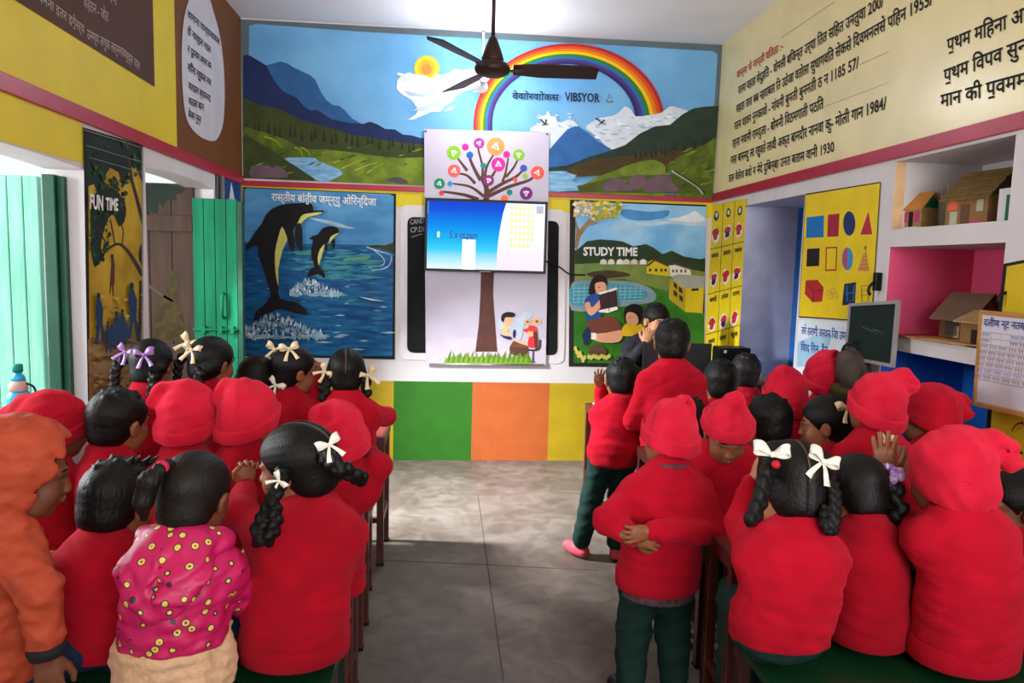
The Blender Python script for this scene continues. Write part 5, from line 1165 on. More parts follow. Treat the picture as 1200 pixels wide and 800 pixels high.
# ceiling fan
YF = 4.15; hub = np.array(atY(577, 80, YF)); M_FAN = mat('brown_enamelled_metal', '#2f1a15', .5, .08, 10, spec=.25)
fan = empty('ceiling_fan', tuple(hub)); tag(fan, 'dark brown three-bladed ceiling fan on a long rod', 'fan')
b = MB(); top = ZC-hub[2]; b.tube([(0, 0, .16), (0, 0, top-.06)], .011, M_FAN, 12); b.build('down_rod', fan)
b = MB(); b.lathe([(0, .17), (.014, .17), (.024, .155), (.046, .10), (.062, .05), (.058, .03), (0, .03)], M_FAN, n=24); b.build('canopy', fan)
b = MB(); b.lathe([(0, top), (.045, top), (.045, top-.02), (.02, top-.07), (0, top-.07)], M_FAN, n=20); b.build('ceiling_rose', fan)
b = MB(); b.lathe([(0, .035), (.06, .034), (.088, .022), (.098, .004), (.100, -.008), (.092, -.026), (.066, -.040), (.03, -.046), (0, -.047)], M_FAN, n=32); b.build('motor_housing', fan)
for ang in (-3, 112, 237):
    b = MB(); n = 10; vs = []
    for i in range(n+1):
        t = i/n; r = .115+t*.475; w1 = .042+.022*min(1, t*3); w0 = -w1; 
        if i == n: w0 += .03
        pit = .33*(1-.2*t)
        for y_, th in ((w0, -.003), (w1, -.003), (w1, .003), (w0, .003)): vs.append((r if y_ > 0 or i < n else r+.0, y_, -y_*sin(pit)+th-.004+.004*(1-(y_/w1)**2)))
    b.add(vs, [(i*4+k, i*4+(k+1) % 4, (i+1)*4+(k+1) % 4, (i+1)*4+k) for i in range(n) for k in range(4)]+[(0, 1, 2, 3), (n*4+3, n*4+2, n*4+1, n*4)], M_FAN, False)
    o = b.build('blade', fan); o.rotation_euler = (0, 0, radians(ang))
    b = MB(); b.bar((.07, 0, -.012), (.16, 0, -.008), .03, .008, M_FAN); b.build('blade_arm', o)
# ------------------------------------------------------------------ benches, desks and small things
M_FRAME = mat('maroon_painted_steel', '#4a1f1b', .38, .1, 20, .05, 90, spec=.5)
M_DESKTOP = mat('red_brown_desk_board', '#7a2a22', .4, .08, 10, .1, 60, spec=.5, hex2='#652019', stretch=(1, 6, 1))
M_GREENTOP = mat('dark_green_bench_board', '#123a20', .35, .1, 10, .08, 60, spec=.5)
def legs4(r, xs_, ys_, zt, m=M_FRAME, t=.034):
    for x in xs_:
        for y in ys_:
            b = MB(); b.box((x-t/2, y-t/2, .006), (x+t/2, y+t/2, zt), m, .003); b.box((x-t/2-.003, y-t/2-.003, 0), (x+t/2+.003, y+t/2+.003, .012), PT('#161314'), .002); b.build('leg', r)
def bench(label, x0, x1, y0, y1, zt=.43):
    cx, cy = (x0+x1)/2, (y0+y1)/2; r = empty('bench', (cx, cy, 0)); tag(r, label, 'bench', 'school benches'); hx, hy = (x1-x0)/2, (y1-y0)/2
    b = MB(); b.box((-hx, -hy, zt-.022), (hx, hy, zt), M_GREENTOP, .005); b.build('seat', r)
    for sy in (-1, 1):
        b = MB(); b.box((-hx+.01, sy*(hy-.02)-.014, zt-.06), (hx-.01, sy*(hy-.02)+.014, zt-.0225), M_FRAME, .003); b.build('side_rail', r)
    legs4(r, (-hx+.03, hx-.03), (-hy+.035, hy-.035), zt-.0228)
    for sx in (-1, 1):
        b = MB(); b.bar((sx*(hx-.03), -hy+.04, .14), (sx*(hx-.03), hy-.04, .14), .026, .026, M_FRAME); b.build('stretcher', r)
    return r
def desk(label, x0, x1, y0, y1, zt=.65, m=None):
    cx, cy = (x0+x1)/2, (y0+y1)/2; r = empty('school_desk', (cx, cy, 0)); tag(r, label, 'desk', 'school desks'); hx, hy = (x1-x0)/2, (y1-y0)/2
    b = MB(); b.box((-hx+.012, -hy+.012, zt-.022), (hx-.012, hy-.012, zt), m or M_DESKTOP, .003); t = b.build('desktop', r)
    for nm, lo, hi in (('edge_rail', (-hx, -hy, zt-.045), (hx, -hy+.0115, zt+.002)), ('edge_rail', (-hx, hy-.0115, zt-.045), (hx, hy, zt+.002)), ('edge_rail', (-hx, -hy+.012, zt-.045), (-hx+.0115, hy-.012, zt+.002)), ('edge_rail', (hx-.0115, -hy+.012, zt-.045), (hx, hy-.012, zt+.002))):
        b = MB(); b.box(lo, hi, M_FRAME, .002); b.build(nm, r)
    legs4(r, (-hx+.02, hx-.02), (-hy+.02, hy-.02), zt-.024)
    b = MB(); b.box((-hx+.02, hy-.034, .10), (hx-.02, hy-.008, .13), M_FRAME, .003); b.build('foot_rail', r)
    for sx in (-1, 1):
        b = MB(); b.box((sx*(hx-.02)-.012, -hy+.03, .20), (sx*(hx-.02)+.012, hy-.03, .228), M_FRAME, .003); b.build('stretcher', r)
    return r
bench('green-topped bench nearest on the left, under the orange jacket and the pink hooded jacket', -1.44, -.275, 1.69, 1.99)
desk('maroon desk in front of the nearest left bench', -1.44, -.28, 2.11, 2.27, .62)
bench('green-topped bench of the middle left row, under the boy with short hair between red caps', -1.44, -.28, 2.30, 2.50)
desk('maroon desk in front of the middle left row', -1.44, -.30, 2.70, 2.94, .64)
bench('green-topped bench of the farthest left row, under the girls with hair ribbons', -1.44, -.31, 3.02, 3.28)
desk('maroon desk farthest on the left, an elbow on its corner', -1.44, -.29, 3.50, 3.86, .65)
bench('green-topped bench nearest on the right, under the girl with two plaits', .86, 2.0, 1.69, 1.99)
desk('maroon desk in front of the nearest right bench', .865, 2.0, 2.02, 2.24, .65)
bench('green-topped bench under the child in a cap who faces the camera', .95, 1.68, 2.51, 2.73)
bench('green-topped bench by the right wall, under the two caps before the blue niche', 1.40, 2.0, 2.22, 2.45)
bench('green-topped bench behind the facing child, before the red-topped desk', .95, 1.42, 2.76, 2.93)
bench('green-topped bench by the right wall, under the caps below the blue handwriting', 1.45, 2.0, 3.02, 3.40)
bench('green-topped bench by the lavender recess, under the brown-haired boy', 1.55, 2.0, 3.90, 4.12)
desk('maroon desk with red top behind the standing child in the cap', .93, 1.40, 2.96, 3.36, .65)
bench('green-topped bench of the third right row', 1.25, 1.98, 3.54, 3.76)
desk('maroon desk at the front right with a white paper on its corner', .885, 1.40, 4.02, 4.46, .65)
b = MB(); z = .6525; b.prism([(.92, 4.28, z), (1.10, 4.26, z), (1.12, 4.42, z), (.93, 4.44, z)], (0, 0, .004), PT('#e6e2dc')); tag(b.build('sheet_of_paper'), 'white paper lying on the corner of the front right desk', 'paper')
b = MB(); b.box((.96, 4.29, .6570), (1.09, 4.33, .6605), PT('#2c2a30'), .001); tag(b.build('pencil_case'), 'flat dark pencil case on the white paper', 'pencil case')
# teacher's table, laptop, printer, books
TT = .70
t = empty('teacher_table', (1.52, 4.64, 0)); tag(t, 'plain wooden table in the far right corner under the black laptop', 'table')
b = MB(); b.box((-.42, -.20, TT-.03), (.40, .17, TT), mat('brown_table_board', '#6a4630', .5, .1, 10), .004); b.build('tabletop', t); legs4(t, (-.38, .36), (-.16, .13), TT-.031, mat('brown_table_leg', '#4c3324', .5, .1))
Ylp = 4.62; p0 = atY(752, 431, Ylp); p1 = atY(832, 431, Ylp); ptop = atY(790, 398, Ylp)
lw = float(p1[0]-p0[0]); lh = float(ptop[2])-TT-.02
lp_ = empty('laptop', (float(p0[0]+p1[0])/2, Ylp, TT)); tag(lp_, 'open black laptop, its lid turned to the class', 'laptop')
b = MB(); b.box((-lw/2, .0, .001), (lw/2, .22, .020), M_BEZEL, .003); b.build('keyboard_base', lp_)
M_LID = mat('matt_black_plastic', '#17161c', .5, .05); b = MB(); b.box((-lw/2, -.014, .012), (lw/2, -.002, lh), M_LID, .004); b.build('lid', lp_)
yp = 4.72; pp = atY(851, 415, yp)
pr = empty('printer', (float(pp[0])+.02, yp, TT)); tag(pr, 'small black printer beside the laptop under the picture chart', 'printer')
hz = float(atY(851, 406, yp)[2])-TT
b = MB(); b.box((-.09, -.08, .0), (.12, .08, hz), M_BEZEL, .012); b.build('casing', pr); b = MB(); b.box((-.07, -.0825, hz-.035), (-.05, -.0802, hz-.015), PT('#d8d8e0'), .001); b.build('casing_glint', pr); b = MB(); b.box((-.06, -.11, .02), (.09, -.081, .03), M_BEZEL, .003); b.build('paper_tray', pr)  # small pale chip on the casing is a highlight painted as a solid patch
# low side table with a stack of brown books by the recess
st = empty('side_table', (1.80, 4.42, 0)); tag(st, 'low wooden side table before the lavender recess', 'table')
b = MB(); b.box((-.14, -.10, .80), (.20, .12, .825), mat('brown_table_board', '#6a4630'), .004); b.build('tabletop', st); legs4(st, (-.11, .17), (-.07, .09), .799, mat('brown_table_leg', '#4c3324'), .028)
zb = .8255
for i, (c_, dx, lab) in enumerate((('#5c2f24', 0, 'bottom'), ('#6e3a28', .008, 'middle'), ('#4a2a22', -.006, 'top'))):
    bk = empty('book', (1.86+dx, 4.42, zb)); tag(bk, 'brown book, %s of the stack by the lavender recess' % {'bottom': 'lowest', 'middle': 'second', 'top': 'topmost'}[lab], 'book', 'brown books by the recess')
    m_ = paint(c_); b = MB(); b.box((-.085, -.06, .003), (.08, .057, .029), PT('#cfc2a6')); b.build('pages', bk); b = MB(); b.box((-.09, -.062, 0), (.085, .06, .003), m_); b.box((-.09, -.062, .029), (.085, .06, .032), m_); b.box((-.09, -.062, .003), (-.086, .06, .029), m_); b.build('cover', bk); zb += .0325

# bottle on the near window sill
Xb = XL-.085; pb = atX(23, 484, Xb); zs_ = AZ0+.002; hb = .24
bt = empty('water_bottle', (Xb, float(pb[1]), AZ0)); tag(bt, 'blue plastic water bottle with dark strap on the near window sill', 'bottle')
M_BOT = mat('blue_translucent_plastic', '#1f9fd0', .15, .05, spec=.5)
b = MB(); b.lathe([(0, 0), (.036, 0), (.040, .008), (.040, .05), (.037, .06), (.040, .07), (.040, .125), (.034, .145), (.026, .152), (0, .152)], M_BOT, n=24); b.build('bottle_body', bt)
b = MB(); b.lathe([(0, .1525), (.030, .1525), (.031, .175), (.024, .190), (0, .190)], PT('#c9a49c'), n=24); b.build('collar', bt)
b = MB(); b.lathe([(0, .1905), (.024, .1905), (.022, .205), (.014, .215), (.012, .222), (0, .222)], M_BOT, n=20); b.build('neck', bt)
b = MB(); b.lathe([(0, .2225), (.017, .2225), (.017, .248), (.013, .252), (0, .252)], PT('#167a70'), n=20); b.build('cap', bt)
b = MB(); b.tube(spline([(.028, 0, .18), (.052, .004, .165), (.060, .006, .12), (.05, .004, .085), (.041, 0, .075)], False, 5), .004, PT('#1b2a3a'), 6); b.build('strap', bt)
b = MB(); b.box((XL-TW-.04, A0, AZ0-.03), (XL+.02, A1, AZ0-.0005), M_WHITE, .004); o = b.build('trim_4'); tag(o, kind='structure')

# model houses on the shelves (right wall)
CARD = mat('brown_cardboard', '#8a6238', .8, .1, 20); CARDD = mat('dark_cardboard', '#5f422a', .8, .1, 20); CARDL = mat('pale_cardboard', '#a88658', .8, .1, 20)
def house(label, Y, X, z, wy, wx, hw_, hr, wall_m, roof_m, gable_m, bits, over=.02, ribs=0, skew=0.0):
    """card model house: front looks into the room (-X), ridge along Y"""
    r = empty('model_house', (X, Y, z), skew); tag(r, label, 'model house'); b = MB()
    b.prism([(-wx/2, -wy/2, 0), (wx/2, -wy/2, 0), (wx/2, wy/2, 0), (-wx/2, wy/2, 0)], (0, 0, hw_), wall_m); b.build('walls', r)
    for sy in (-1, 1):
        b = MB(); b.prism([(-wx/2, sy*wy/2-(.004 if sy > 0 else 0), hw_+.0003), (wx/2, sy*wy/2-(.004 if sy > 0 else 0), hw_+.0003), (0, sy*wy/2-(.004 if sy > 0 else 0), hw_+hr)], (0, .004, 0), gable_m); b.build('gable', r)
    b = MB(); e = over; k = hr/(wx/2); xo = wx/2+e
    for sx in (-1, 1): b.prism([(sx*xo, -wy/2-e, hw_-e*k+.003), (0, -wy/2-e, hw_+hr+.003), (0, wy/2+e, hw_+hr+.003), (sx*xo, wy/2+e, hw_-e*k+.003)], (0, 0, .006), roof_m)
    for i in range(ribs):
        t = (i+.6)/ribs; x = -xo*(1-t); zz = hw_-e*k+(hr+e*k)*t+.009; b.bar((x, -wy/2-e, zz), (x, wy/2+e, zz), .012, .006, roof_m)
    b.build('roof', r)
    for nm, y0, y1, z0, z1, m_ in bits:
        b = MB(); b.box((-wx/2-.003, y0*wy, z0*hw_), (-wx/2-.0003, y1*wy, z1*hw_), m_); b.build(nm, r)
    return r
def yz(px, py, X): p = atX(px, py, X); return float(p[1]), float(p[2])
zs1, zs2 = 1.715, 1.235
PK = PT('#c23a72')
ya, _ = yz(1063, 262, XR+.12); yb, _ = yz(1087, 258, XR+.12)
house('small card house with orange roof and pink shutters on the upper shelf', (ya+yb)/2-.01, XR+.13, zs1+.012, .105, .12, .085, .065, CARDL, mat('orange_card', '#c08038', .7, .1), PT('#1f6a4a'), (('door', -.1, .10, 0, .8, PT('#1d1614')), ('shutter', .18, .42, .25, .8, PK), ('shutter', -.42, -.18, .25, .8, PK)), .012, 0, .26)
b = MB(); b.box((XR+.06, (ya+yb)/2-.085, zs1), (XR+.20, (ya+yb)/2+.065, zs1+.0118), PT('#d9d0c4'), .002); tag(b.build('foam_board'), 'white foam base under the small orange-roofed house', 'board')
ya, _ = yz(1118, 262, XR+.10); yb, _ = yz(1157, 262, XR+.10)
house('larger card house with ribbed straw roof on the upper shelf', (ya+yb)/2-.02, XR+.15, zs1, .20, .20, .115, .10, CARD, mat('straw_card', '#6e5424', .85, .15, 30), CARDD, (('door', -.08, .12, 0, .72, CARDD), ('window', .2, .38, .05, .5, PT('#a9a890')), ('window', -.4, -.25, .45, .85, PT('#a9a890')), ('panel', .22, .44, .55, .95, PT('#d8614a')), ('panel', -.42, -.12, 0, .12, PK)), .02, 4, .15)
yc, zc = yz(1176, 256, XR+.05)
cf = empty('greeting_card', (XR+.05, yc-.03, zs1)); tag(cf, 'white card with a green panel at the right end of the upper shelf', 'card')
b = MB(); b.box((-.003, -.05, 0), (.003, .06, .125), PT('#dcd8dc')); b.build('sheet', cf); b = MB(); b.box((-.0045, -.045, .004), (-.0032, .02, .10), PT('#1b6a4c')); b.build('green_panel', cf); b = MB(); b.box((-.0045, -.03, .104), (-.0032, .0, .118), PT('#c8404a')); b.build('red_mark', cf)
M_GLASS = mat('cloudy_glass', '#b9a994', .08, .05, spec=.5)
b_ = bpy.data.materials['cloudy_glass'].node_tree.nodes['Principled BSDF']; b_.inputs['Transmission Weight'].default_value = .75; b_.inputs['IOR'].default_value = 1.2
yj, _ = yz(1105, 262, XR+.16)
jr = empty('glass_jar', (XR+.2, yj, zs1)); tag(jr, 'cloudy glass jar of sticks between the two card houses', 'jar')
b = MB(); b.lathe([(0, 0), (.046, 0), (.052, .02), (.060, .15), (.057, .15), (.049, .022), (0, .008)], M_GLASS, n=24); b.build('jar_wall', jr)
for i in range(4):
    b = MB(); a = i*1.6+.4; b.tube([(.02*cos(a), .02*sin(a), .012), (.055*cos(a), .055*sin(a), .17+.012*i)], .0035, CARDL, 6); tag(b.build('wooden_stick', None), 'thin wooden stick standing in the glass jar', 'stick', 'sticks in the glass jar').location = (XR+.2, yj, zs1)
ya, _ = yz(1085, 395, XR+.12); yb, _ = yz(1125, 395, XR+.12)
house('brown card house with a long roof on the pink shelf', (ya+yb)/2-.03, XR+.22, zs2+.012, .15, .17, .10, .085, CARDD, mat('grey_brown_card', '#6b5140', .8, .12), CARD, (('window', -.1, .3, .1, .85, PT('#3f3a34')), ('plastic_strip', -.3, -.22, 0, .95, PT('#8a857a')), ('paper_figure', -.18, .0, 0, .5, PT('#a8876a'))), .03, 0, .2)
b = MB(); o_ = None
ya, _ = yz(1128, 398, XR+.06); yb, _ = yz(1152, 400, XR+.06)
house('tan card house with flat pale roof partly behind the hanging timetable', (ya+yb)/2-.035, XR+.115, zs2+.012, .15, .16, .085, .035, CARD, CARDL, CARD, (('door', -.02, .14, 0, .65, PT('#2a1a12')),), .02, 0, .15)
for i, (c_, lab, y0, y1, x0) in enumerate((('#a8442e', 'red', 2.72, 3.16, .006), ('#c9945a', 'orange', 2.62, 3.02, .0), ('#b89a72', 'tan', 2.52, 2.86, .012))):
    b = MB(); b.box((XR+x0-.02, y0, zs2+.0004+.0036*i), (XR+.32, y1, zs2+.0032+.0036*i), PT(c_), 0); tag(b.build('card_sheet'), '%s card sheet lying under the models on the pink shelf' % lab, 'card sheet', 'card sheets on the pink shelf')

# hanging timetable board
def board(name, label, cat, corners, fr, face, layers, texts=(), th=.012, fw=.012, label_frame='frame'):
    """rectangular hanging board from its four corners (top left, top right, bottom right, bottom left)"""
    c = [np.array(p, float) for p in corners]; o = sum(c)/4; r = empty(name, tuple(o)); tag(r, label, cat); U_ = c[1]-c[0]; V_ = c[3]-c[0]; n = np.cross(V_, U_); n /= np.linalg.norm(n)
    if n[0] > 0: n = -n
    W_, H_ = np.linalg.norm(U_), np.linalg.norm(V_); P_ = lambda u, v, k=0.0: (c[0]*(1-u)*(1-v)+c[1]*u*(1-v)+c[2]*u*v+c[3]*(1-u)*v)+n*k-o
    b = MB(); b.fixn = False; b.prism([P_(u, v) for u, v in ((0.01, .01), (.99, .01), (.99, .99), (.01, .99))], n*th*.7, face)
    for i, L in enumerate(layers): b.add([P_(u, v, th*.7+.0002*(i+1)) for u, v in L[1]], [tuple(range(len(L[1])))], L[0])
    for t, u0, v0, u1, v1, hv, m_ in texts: write(b, lambda u, v, k=0.0: P_(u, v, th*.7+.0022), t, (u0, v0), (u1, v1), hv, m_, 0, .015)
    b.build('panel', r); a, d = fw/W_, fw/H_
    for nm, q in (('frame_rail', ((0, 0), (1, 0), (1, d), (0, d))), ('frame_rail', ((0, 1-d), (1, 1-d), (1, 1), (0, 1))), ('frame_rail', ((0, d), (a, d), (a, 1-d), (0, 1-d))), ('frame_rail', ((1-a, d), (1, d), (1, 1-d), (1-a, 1-d)))):
        b = MB(); b.prism([P_(u, v, -.001) for u, v in q], n*(th+.001), fr); b.build(nm, r)
    return r, P_, n
c = [atX(1151, 363, XR-.035), atX(1232, 371, XR-.035), atX(1226, 494, XR-.055), atX(1143, 475, XR-.055)]
BLT = PT('#2a4a9c'); GRD = PT('#94766e'); lay = [(PT('#c2bcc8', .04), [(.05, .05), (.95, .05), (.95, .95), (.05, .95)])]
for i in range(9): lay.append((GRD, [(.07, .22+i*.062), (.93, .22+i*.062), (.93, .225+i*.062), (.07, .225+i*.062)]))
for i in range(7): lay.append((GRD, [(.07+i*.1433, .22), (.073+i*.1433, .22), (.073+i*.1433, .716), (.07+i*.1433, .716)]))
for j in range(8):
    for i in range(6):
        if j < 2 and i in (1, 2): continue
        col = PT(('#6f4a40', '#7c5850')[(i+j) % 2]) if j not in (0, 6) else PT('#6a76a8')
        for k in range(3): u = .088+i*.1433+k*.038; v = .233+j*.062; lay.append((col, [(u, v), (u+.026, v), (u+.026, v+.008), (u+.018, v+.008), (u+.018, v+.034), (u+.010, v+.034), (u+.010, v+.008), (u, v+.008)]))
board('timetable_board', 'hanging timetable sheet with a grid of small writing, in a thin wooden frame', 'timetable', c, mat('tan_wood_frame', '#a8783c', .5, .1, 20), PT('#b98a52'), lay, (('दलीण न्ट नतखो नान', .08, .16, .93, .155, .075, BLT),))
b = MB(); hk = atX(1176, 352, XR-.012); b.tube(spline([hk+(.010, 0, .03), hk+(-.012, 0, .02), hk+(-.020, 0, 0), hk+(-.012, 0, -.018)], False, 4), .006, M_BEZEL, 8); tag(b.build('wall_hook'), 'small black hook above the hanging timetable', 'hook')
# slate
c = [atX(998, 356, XR-.05), atX(1056, 352, XR-.05), atX(1049, 431, XR-.075), atX(993, 420, XR-.075)]
M_SLG = mat('green_grey_slate', '#1c2a27', .75, .1, 5, spec=.12)
r, P_, n_ = board('slate', 'green-grey writing slate with a metal rim hanging beside the shapes chart', 'slate', c, mat('aluminium_rim', '#a09a98', .35, .05, metal=.4), M_SLG, [(mat('chalk_smear', '#4d5f58', .8, .15, 12), stroke(q_, .012, 5, .004)) for q_ in ([(.30, .40), (.45, .46), (.62, .47), (.80, .49)], [(.42, .40), (.5, .47), (.66, .53)], [(.55, .44), (.68, .48), (.76, .55)])], (), .016, .014)
b = MB(); h0 = np.array(atX(1027, 333, XR-.02)); b.box(h0+(-.012, -.014, -.03), h0+(.018, .014, .055), M_BEZEL, .003); b.tube(spline([h0+(-.012, 0, .01), h0+(-.032, 0, -.01), h0+(-.036, 0, -.035), h0+(-.026, 0, -.05)], False, 4), .007, M_BEZEL, 8); tag(b.build('wall_hook'), 'black clip hook above the hanging slate', 'hook')
# school bag on the wall below the slate
bc = np.array(atX(1000, 438, XR-.10)); F = Field(bc-.2, bc+.2, .006)
F.ell(bc, (.075, .085, .105)); F.ell(bc+np.array((-.02, .01, .07)), (.05, .05, .05), k=.03); F.cone(bc+np.array((-.075, -.03, .06)), bc+np.array((-.075, .0, -.07)), .006, .006, k=.02, mode='sub'); F.ripple(waves(3, .004, .06, 5)); F.plane((XR-.012, 0, 0), (1, 0, 0), k=.01)
F2 = Field(bc-.2, bc+.2, .006); F2.ell(bc+np.array((-.03, .02, -.085)), (.06, .075, .045)); F2.ripple(waves(5, .003, .05, 4)); F2.plane((XR-.012, 0, 0), (1, 0, 0), k=.01)
bg = empty('school_bag', tuple(bc)); tag(bg, 'grey-brown cloth bag with olive pocket hanging below the slate', 'bag')
for nm, FF, m_ in (('bag_body', F, mat('grey_brown_canvas', '#493c35', .85, .15, 14, .3, 120)), ('front_pocket', F2, mat('olive_canvas', '#4f4416', .85, .12, 14, .3, 120))):
    v, f = FF.mesh(); np_mesh(nm, [(v-bc, f)], m_, bg)
b = MB(); b.tube(spline([np.array((-.05, .03, .08)), np.array((-.03, .02, .14)), np.array((.07, 0, .15))], False, 4), .008, M_BEZEL, 8); b.build('strap', bg)
# ------------------------------------------------------------------ the class
A_ = lambda x, y, Y: np.array(atY(x, y, Y))
def kid(label, px, Y, hrot, hip, Yh=None, **k):
    """px: hair or hat centre in the frame, Y its depth; hip: pixel of the hips and Yh their depth"""
    H_ = A_(px[0], px[1], Y); Yh = Y-.10 if Yh is None else Yh; hp = A_(hip[0], hip[1], Yh)
    return person(label, H_, hrot, (float(hp[0]), float(hp[1])), **k)
def HB(r, q): return r['H']+r['Rh'] @ np.array(q, float)*r['hs']
def rel(r, p): return np.array(p, float)-r['org']
def girl_hair(r, **k): return hair_girl(r['root'], r['Rh'], r['H'], r['hs'], **k)
def boy_hair(r, **k): return hair_boy(r['root'], r['Rh'], r['H'], r['hs'], **k)
def cap(r, **k): return beanie(r['root'], r['Rh'], r['H'], r['hs'], **k)
def tie(r, q, ang=0, s=1.0, m=None, facing=(0, -1, .35), tails=True, label=None): return bow(r['root'], HB(r, q), ang, s, m, tails, facing, label)
def plait(r, qs, rad, m=None, taper=.85): return braid(r['root'], [HB(r, q) for q in qs], rad, m, taper)
K = 'children in red jumpers'
# ---- nearest left bench
def jacket_hood(T, j):
    H, Rh, back, N = j['H'], j['Rh'], j['back'], j['N']
    T.frame(Rh, H); T.ell((0, -.016, .036), (.104, .116, .108), k=.02); T.ell((0, -.03, -.055), (.088, .088, .075), k=.04)
    T.ell((0, .0, .02), (.082, .12, .092), mode='sub', k=.01); T.ell((0, .104, -.012), (.088, .118, .112), mode='sub', k=.012); T.frame()
r = kid('child in an orange hooded jacket looking right, hand on the bench at the left edge', (24, 538), 1.74, (-62, -14, 0), (-2, 735), 1.74, yaw=-42, top=M_ORANGE, topname='hooded_jacket', skin=M_SKIN2, pants=M_DENIM, seed=1, pudge=.0, w=.92, fold=1.0, creases=.003, h=.006, group=None, topper=jacket_hood, hem=-.03,
        arms=dict(r=(tuple(A_(46, 690, 1.60))+(0,), tuple(A_(54, 762, 1.60))+(0,)), l=((.03, .10, -.14), (-.02, .26, -.12))), hands=dict(r=dict(d=(.12, -.10, -1), n=(.3, -1, 0), curl=.35, s=1.0)))
hair_boy(r['root'], r['Rh'], r['H'], .90, seed=2)
b = MB(); sh, el, wr = r['J']['r']; d_ = (wr-el)/np.linalg.norm(wr-el); b.tube([wr-d_*.016, wr-d_*.002, wr+d_*.012], [.0375, .039, .034], M_CUFF, 18); b.build('black_cuff', r['root'])
r = kid('boy in a red jumper with short black hair, beside the orange jacket', (137, 574), 1.95, (-18, -14, 4), (122, 770), 1.88, yaw=-6, seed=2, h=.006, w=0.9, hs=1.04, pants=M_DENIM, hems=False, top=M_KNIT2, group=K, arms=dict(l=((.02, .10, -.16), (-.03, .24, -.12)), r=((.0, .12, -.14), (.02, .20, .02))))
boy_hair(r, seed=5, tuft=1.6)
r = kid('girl in a pink flower-dotted hooded jacket with cream fleece hem', (228, 566), 1.78, (-12, -12, 3), (205, 775), 1.74, yaw=-4, seed=3, h=.0055, creases=.0022, top=M_DOTS, topname='hooded_jacket', pants=M_DENIM, fold=1.0, pudge=.0, hem=.04, skin=M_SKIN2, w=.92)
P, N, U_, bk = r['P'], r['N'], r['U'], -r['U']((0, 1, 0)); lp_ = lambda t: P+(N-P)*t
F = Field(N+np.array((-.2, -.25, -.3)), N+np.array((.2, .15, .12)), .0045)
F.tube([(N+np.array((0, 0, .020))+bk*.035, .090, .045), (lp_(.90)+bk*.095, .104, .040), (lp_(.78)+bk*.122, .088, .036), (lp_(.66)+bk*.134, .052, .028), (lp_(.57)+bk*.130, .014, .014)], r['U']((1, 0, 0)), nseg=14)
F.cone(N+U_((-.085, .01, .005)), N+U_((.085, .01, .005)), .034, .034, k=.03)
F.cone(N+bk*.11, lp_(.66)+bk*.175, .003, .010, k=.02, mode='sub'); F.cone(lp_(.92)+bk*.14+U_((-.06, 0, 0)), lp_(.72)+bk*.17+U_((-.012, 0, 0)), .002, .005, k=.015, mode='sub')
F.ripple(waves(21, .003, .05, 6, .8)); np_mesh('hood', [F.mesh()], M_DOTS, r['root'])
girl_hair(r, seed=4, m=M_HAIR2, parting=False, low=-.095)
b = MB(); b.lathe([(.0, -.010), (.014, -.010), (.017, 0), (.014, .010), (0, .010)], PT('#c8264a'), n=14, axis='y'); o = b.build('hair_band', r['root']); o.location = HB(r, (-.035, -.105, .075))
F = Field(np.array((-.14, -.17, -.09)), np.array((.06, .0, .13)), .004); F.chain([(-.035, -.085, .075), (-.037, -.112, .070), (-.048, -.125, .045), (-.058, -.122, -.005), (-.060, -.105, -.045)], [.020, .015, .024, .022, .008], k=.008); F.ripple(lambda q: .0012*np.sin(q[:, 0]*500+q[:, 1]*300)); to_frame(np_mesh('ponytail', [F.mesh()], M_HAIR2, r['root']), r['Rh'], r['H'], r['hs'])
P = r['P']; F = Field(P+np.array((-.22, -.2, -.13)), P+np.array((.22, .2, .1)), .005)
F.tube([(P+np.array((0, 0, -.065)), .136, .122), (P+np.array((0, 0, -.01)), .142, .128), (P+np.array((0, 0, .05)), .134, .120)], (1, 0, 0), nseg=8); F.ripple(waves(9, .0045, .05, 7)); F.plane(P+np.array((0, 0, -.088)), (0, 0, -1), k=.02); F.plane(P+np.array((0, 0, .06)), (0, 0, 1), k=.01); np_mesh('fleece_hem', [F.mesh()], M_CREAM, r['root'])
b = MB()
N = r['N']; b.tube([N+np.array((.062*cos(a), .052*sin(a)-.004, .028+.006*sin(2*a))) for a in np.linspace(pi*1.0, 2*pi, 12)], .014, M_CREAM, 8); b.build('fleece_collar', r['root'])
r = kid('big girl in a red jumper, face to the left, long plaits with white ribbons', (351, 531), 1.93, (74, -8, -4), (346, 762), 1.86, yaw=4, seed=4, h=.0055, hs=1.08, w=1.0, hems=True, top=M_KNIT2, group=K, fold=1.3,
        arms=dict(l=(tuple(A_(283, 602, 1.97))+(0,), tuple(A_(287, 572, 2.10))+(0,)), r=((.0, .08, -.17), (-.02, .25, -.14))), hands=dict(l=dict(d=(.1, .0, 1), n=(-.4, .8, .2), curl=1.1)))
girl_hair(r, seed=6, bunches=((.045, -.10, -.03),))
q0 = rel(r, A_(322, 560, 1.70)); G_ = lambda x, y, Y: rel(r, A_(x, y, Y))
braid(r['root'], [G_(332, 552, 1.85), G_(327, 568, 1.795), G_(317, 590, 1.745), G_(303, 618, 1.715), G_(300, 632, 1.71), G_(313, 634, 1.705), G_(323, 614, 1.715), G_(322, 588, 1.735)], .020)
bow(r['root'], G_(327, 563, 1.775), .9, .58, M_RIB_W, True, (-.2, -1, .2))
braid(r['root'], [G_(376, 532, 1.86), G_(388, 540, 1.81), G_(402, 549, 1.79), G_(418, 558, 1.81), G_(426, 562, 1.85)], .023)
bow(r['root'], G_(386, 521, 1.775), -.5, .75, M_RIB_W, True, (.1, -1, .3))
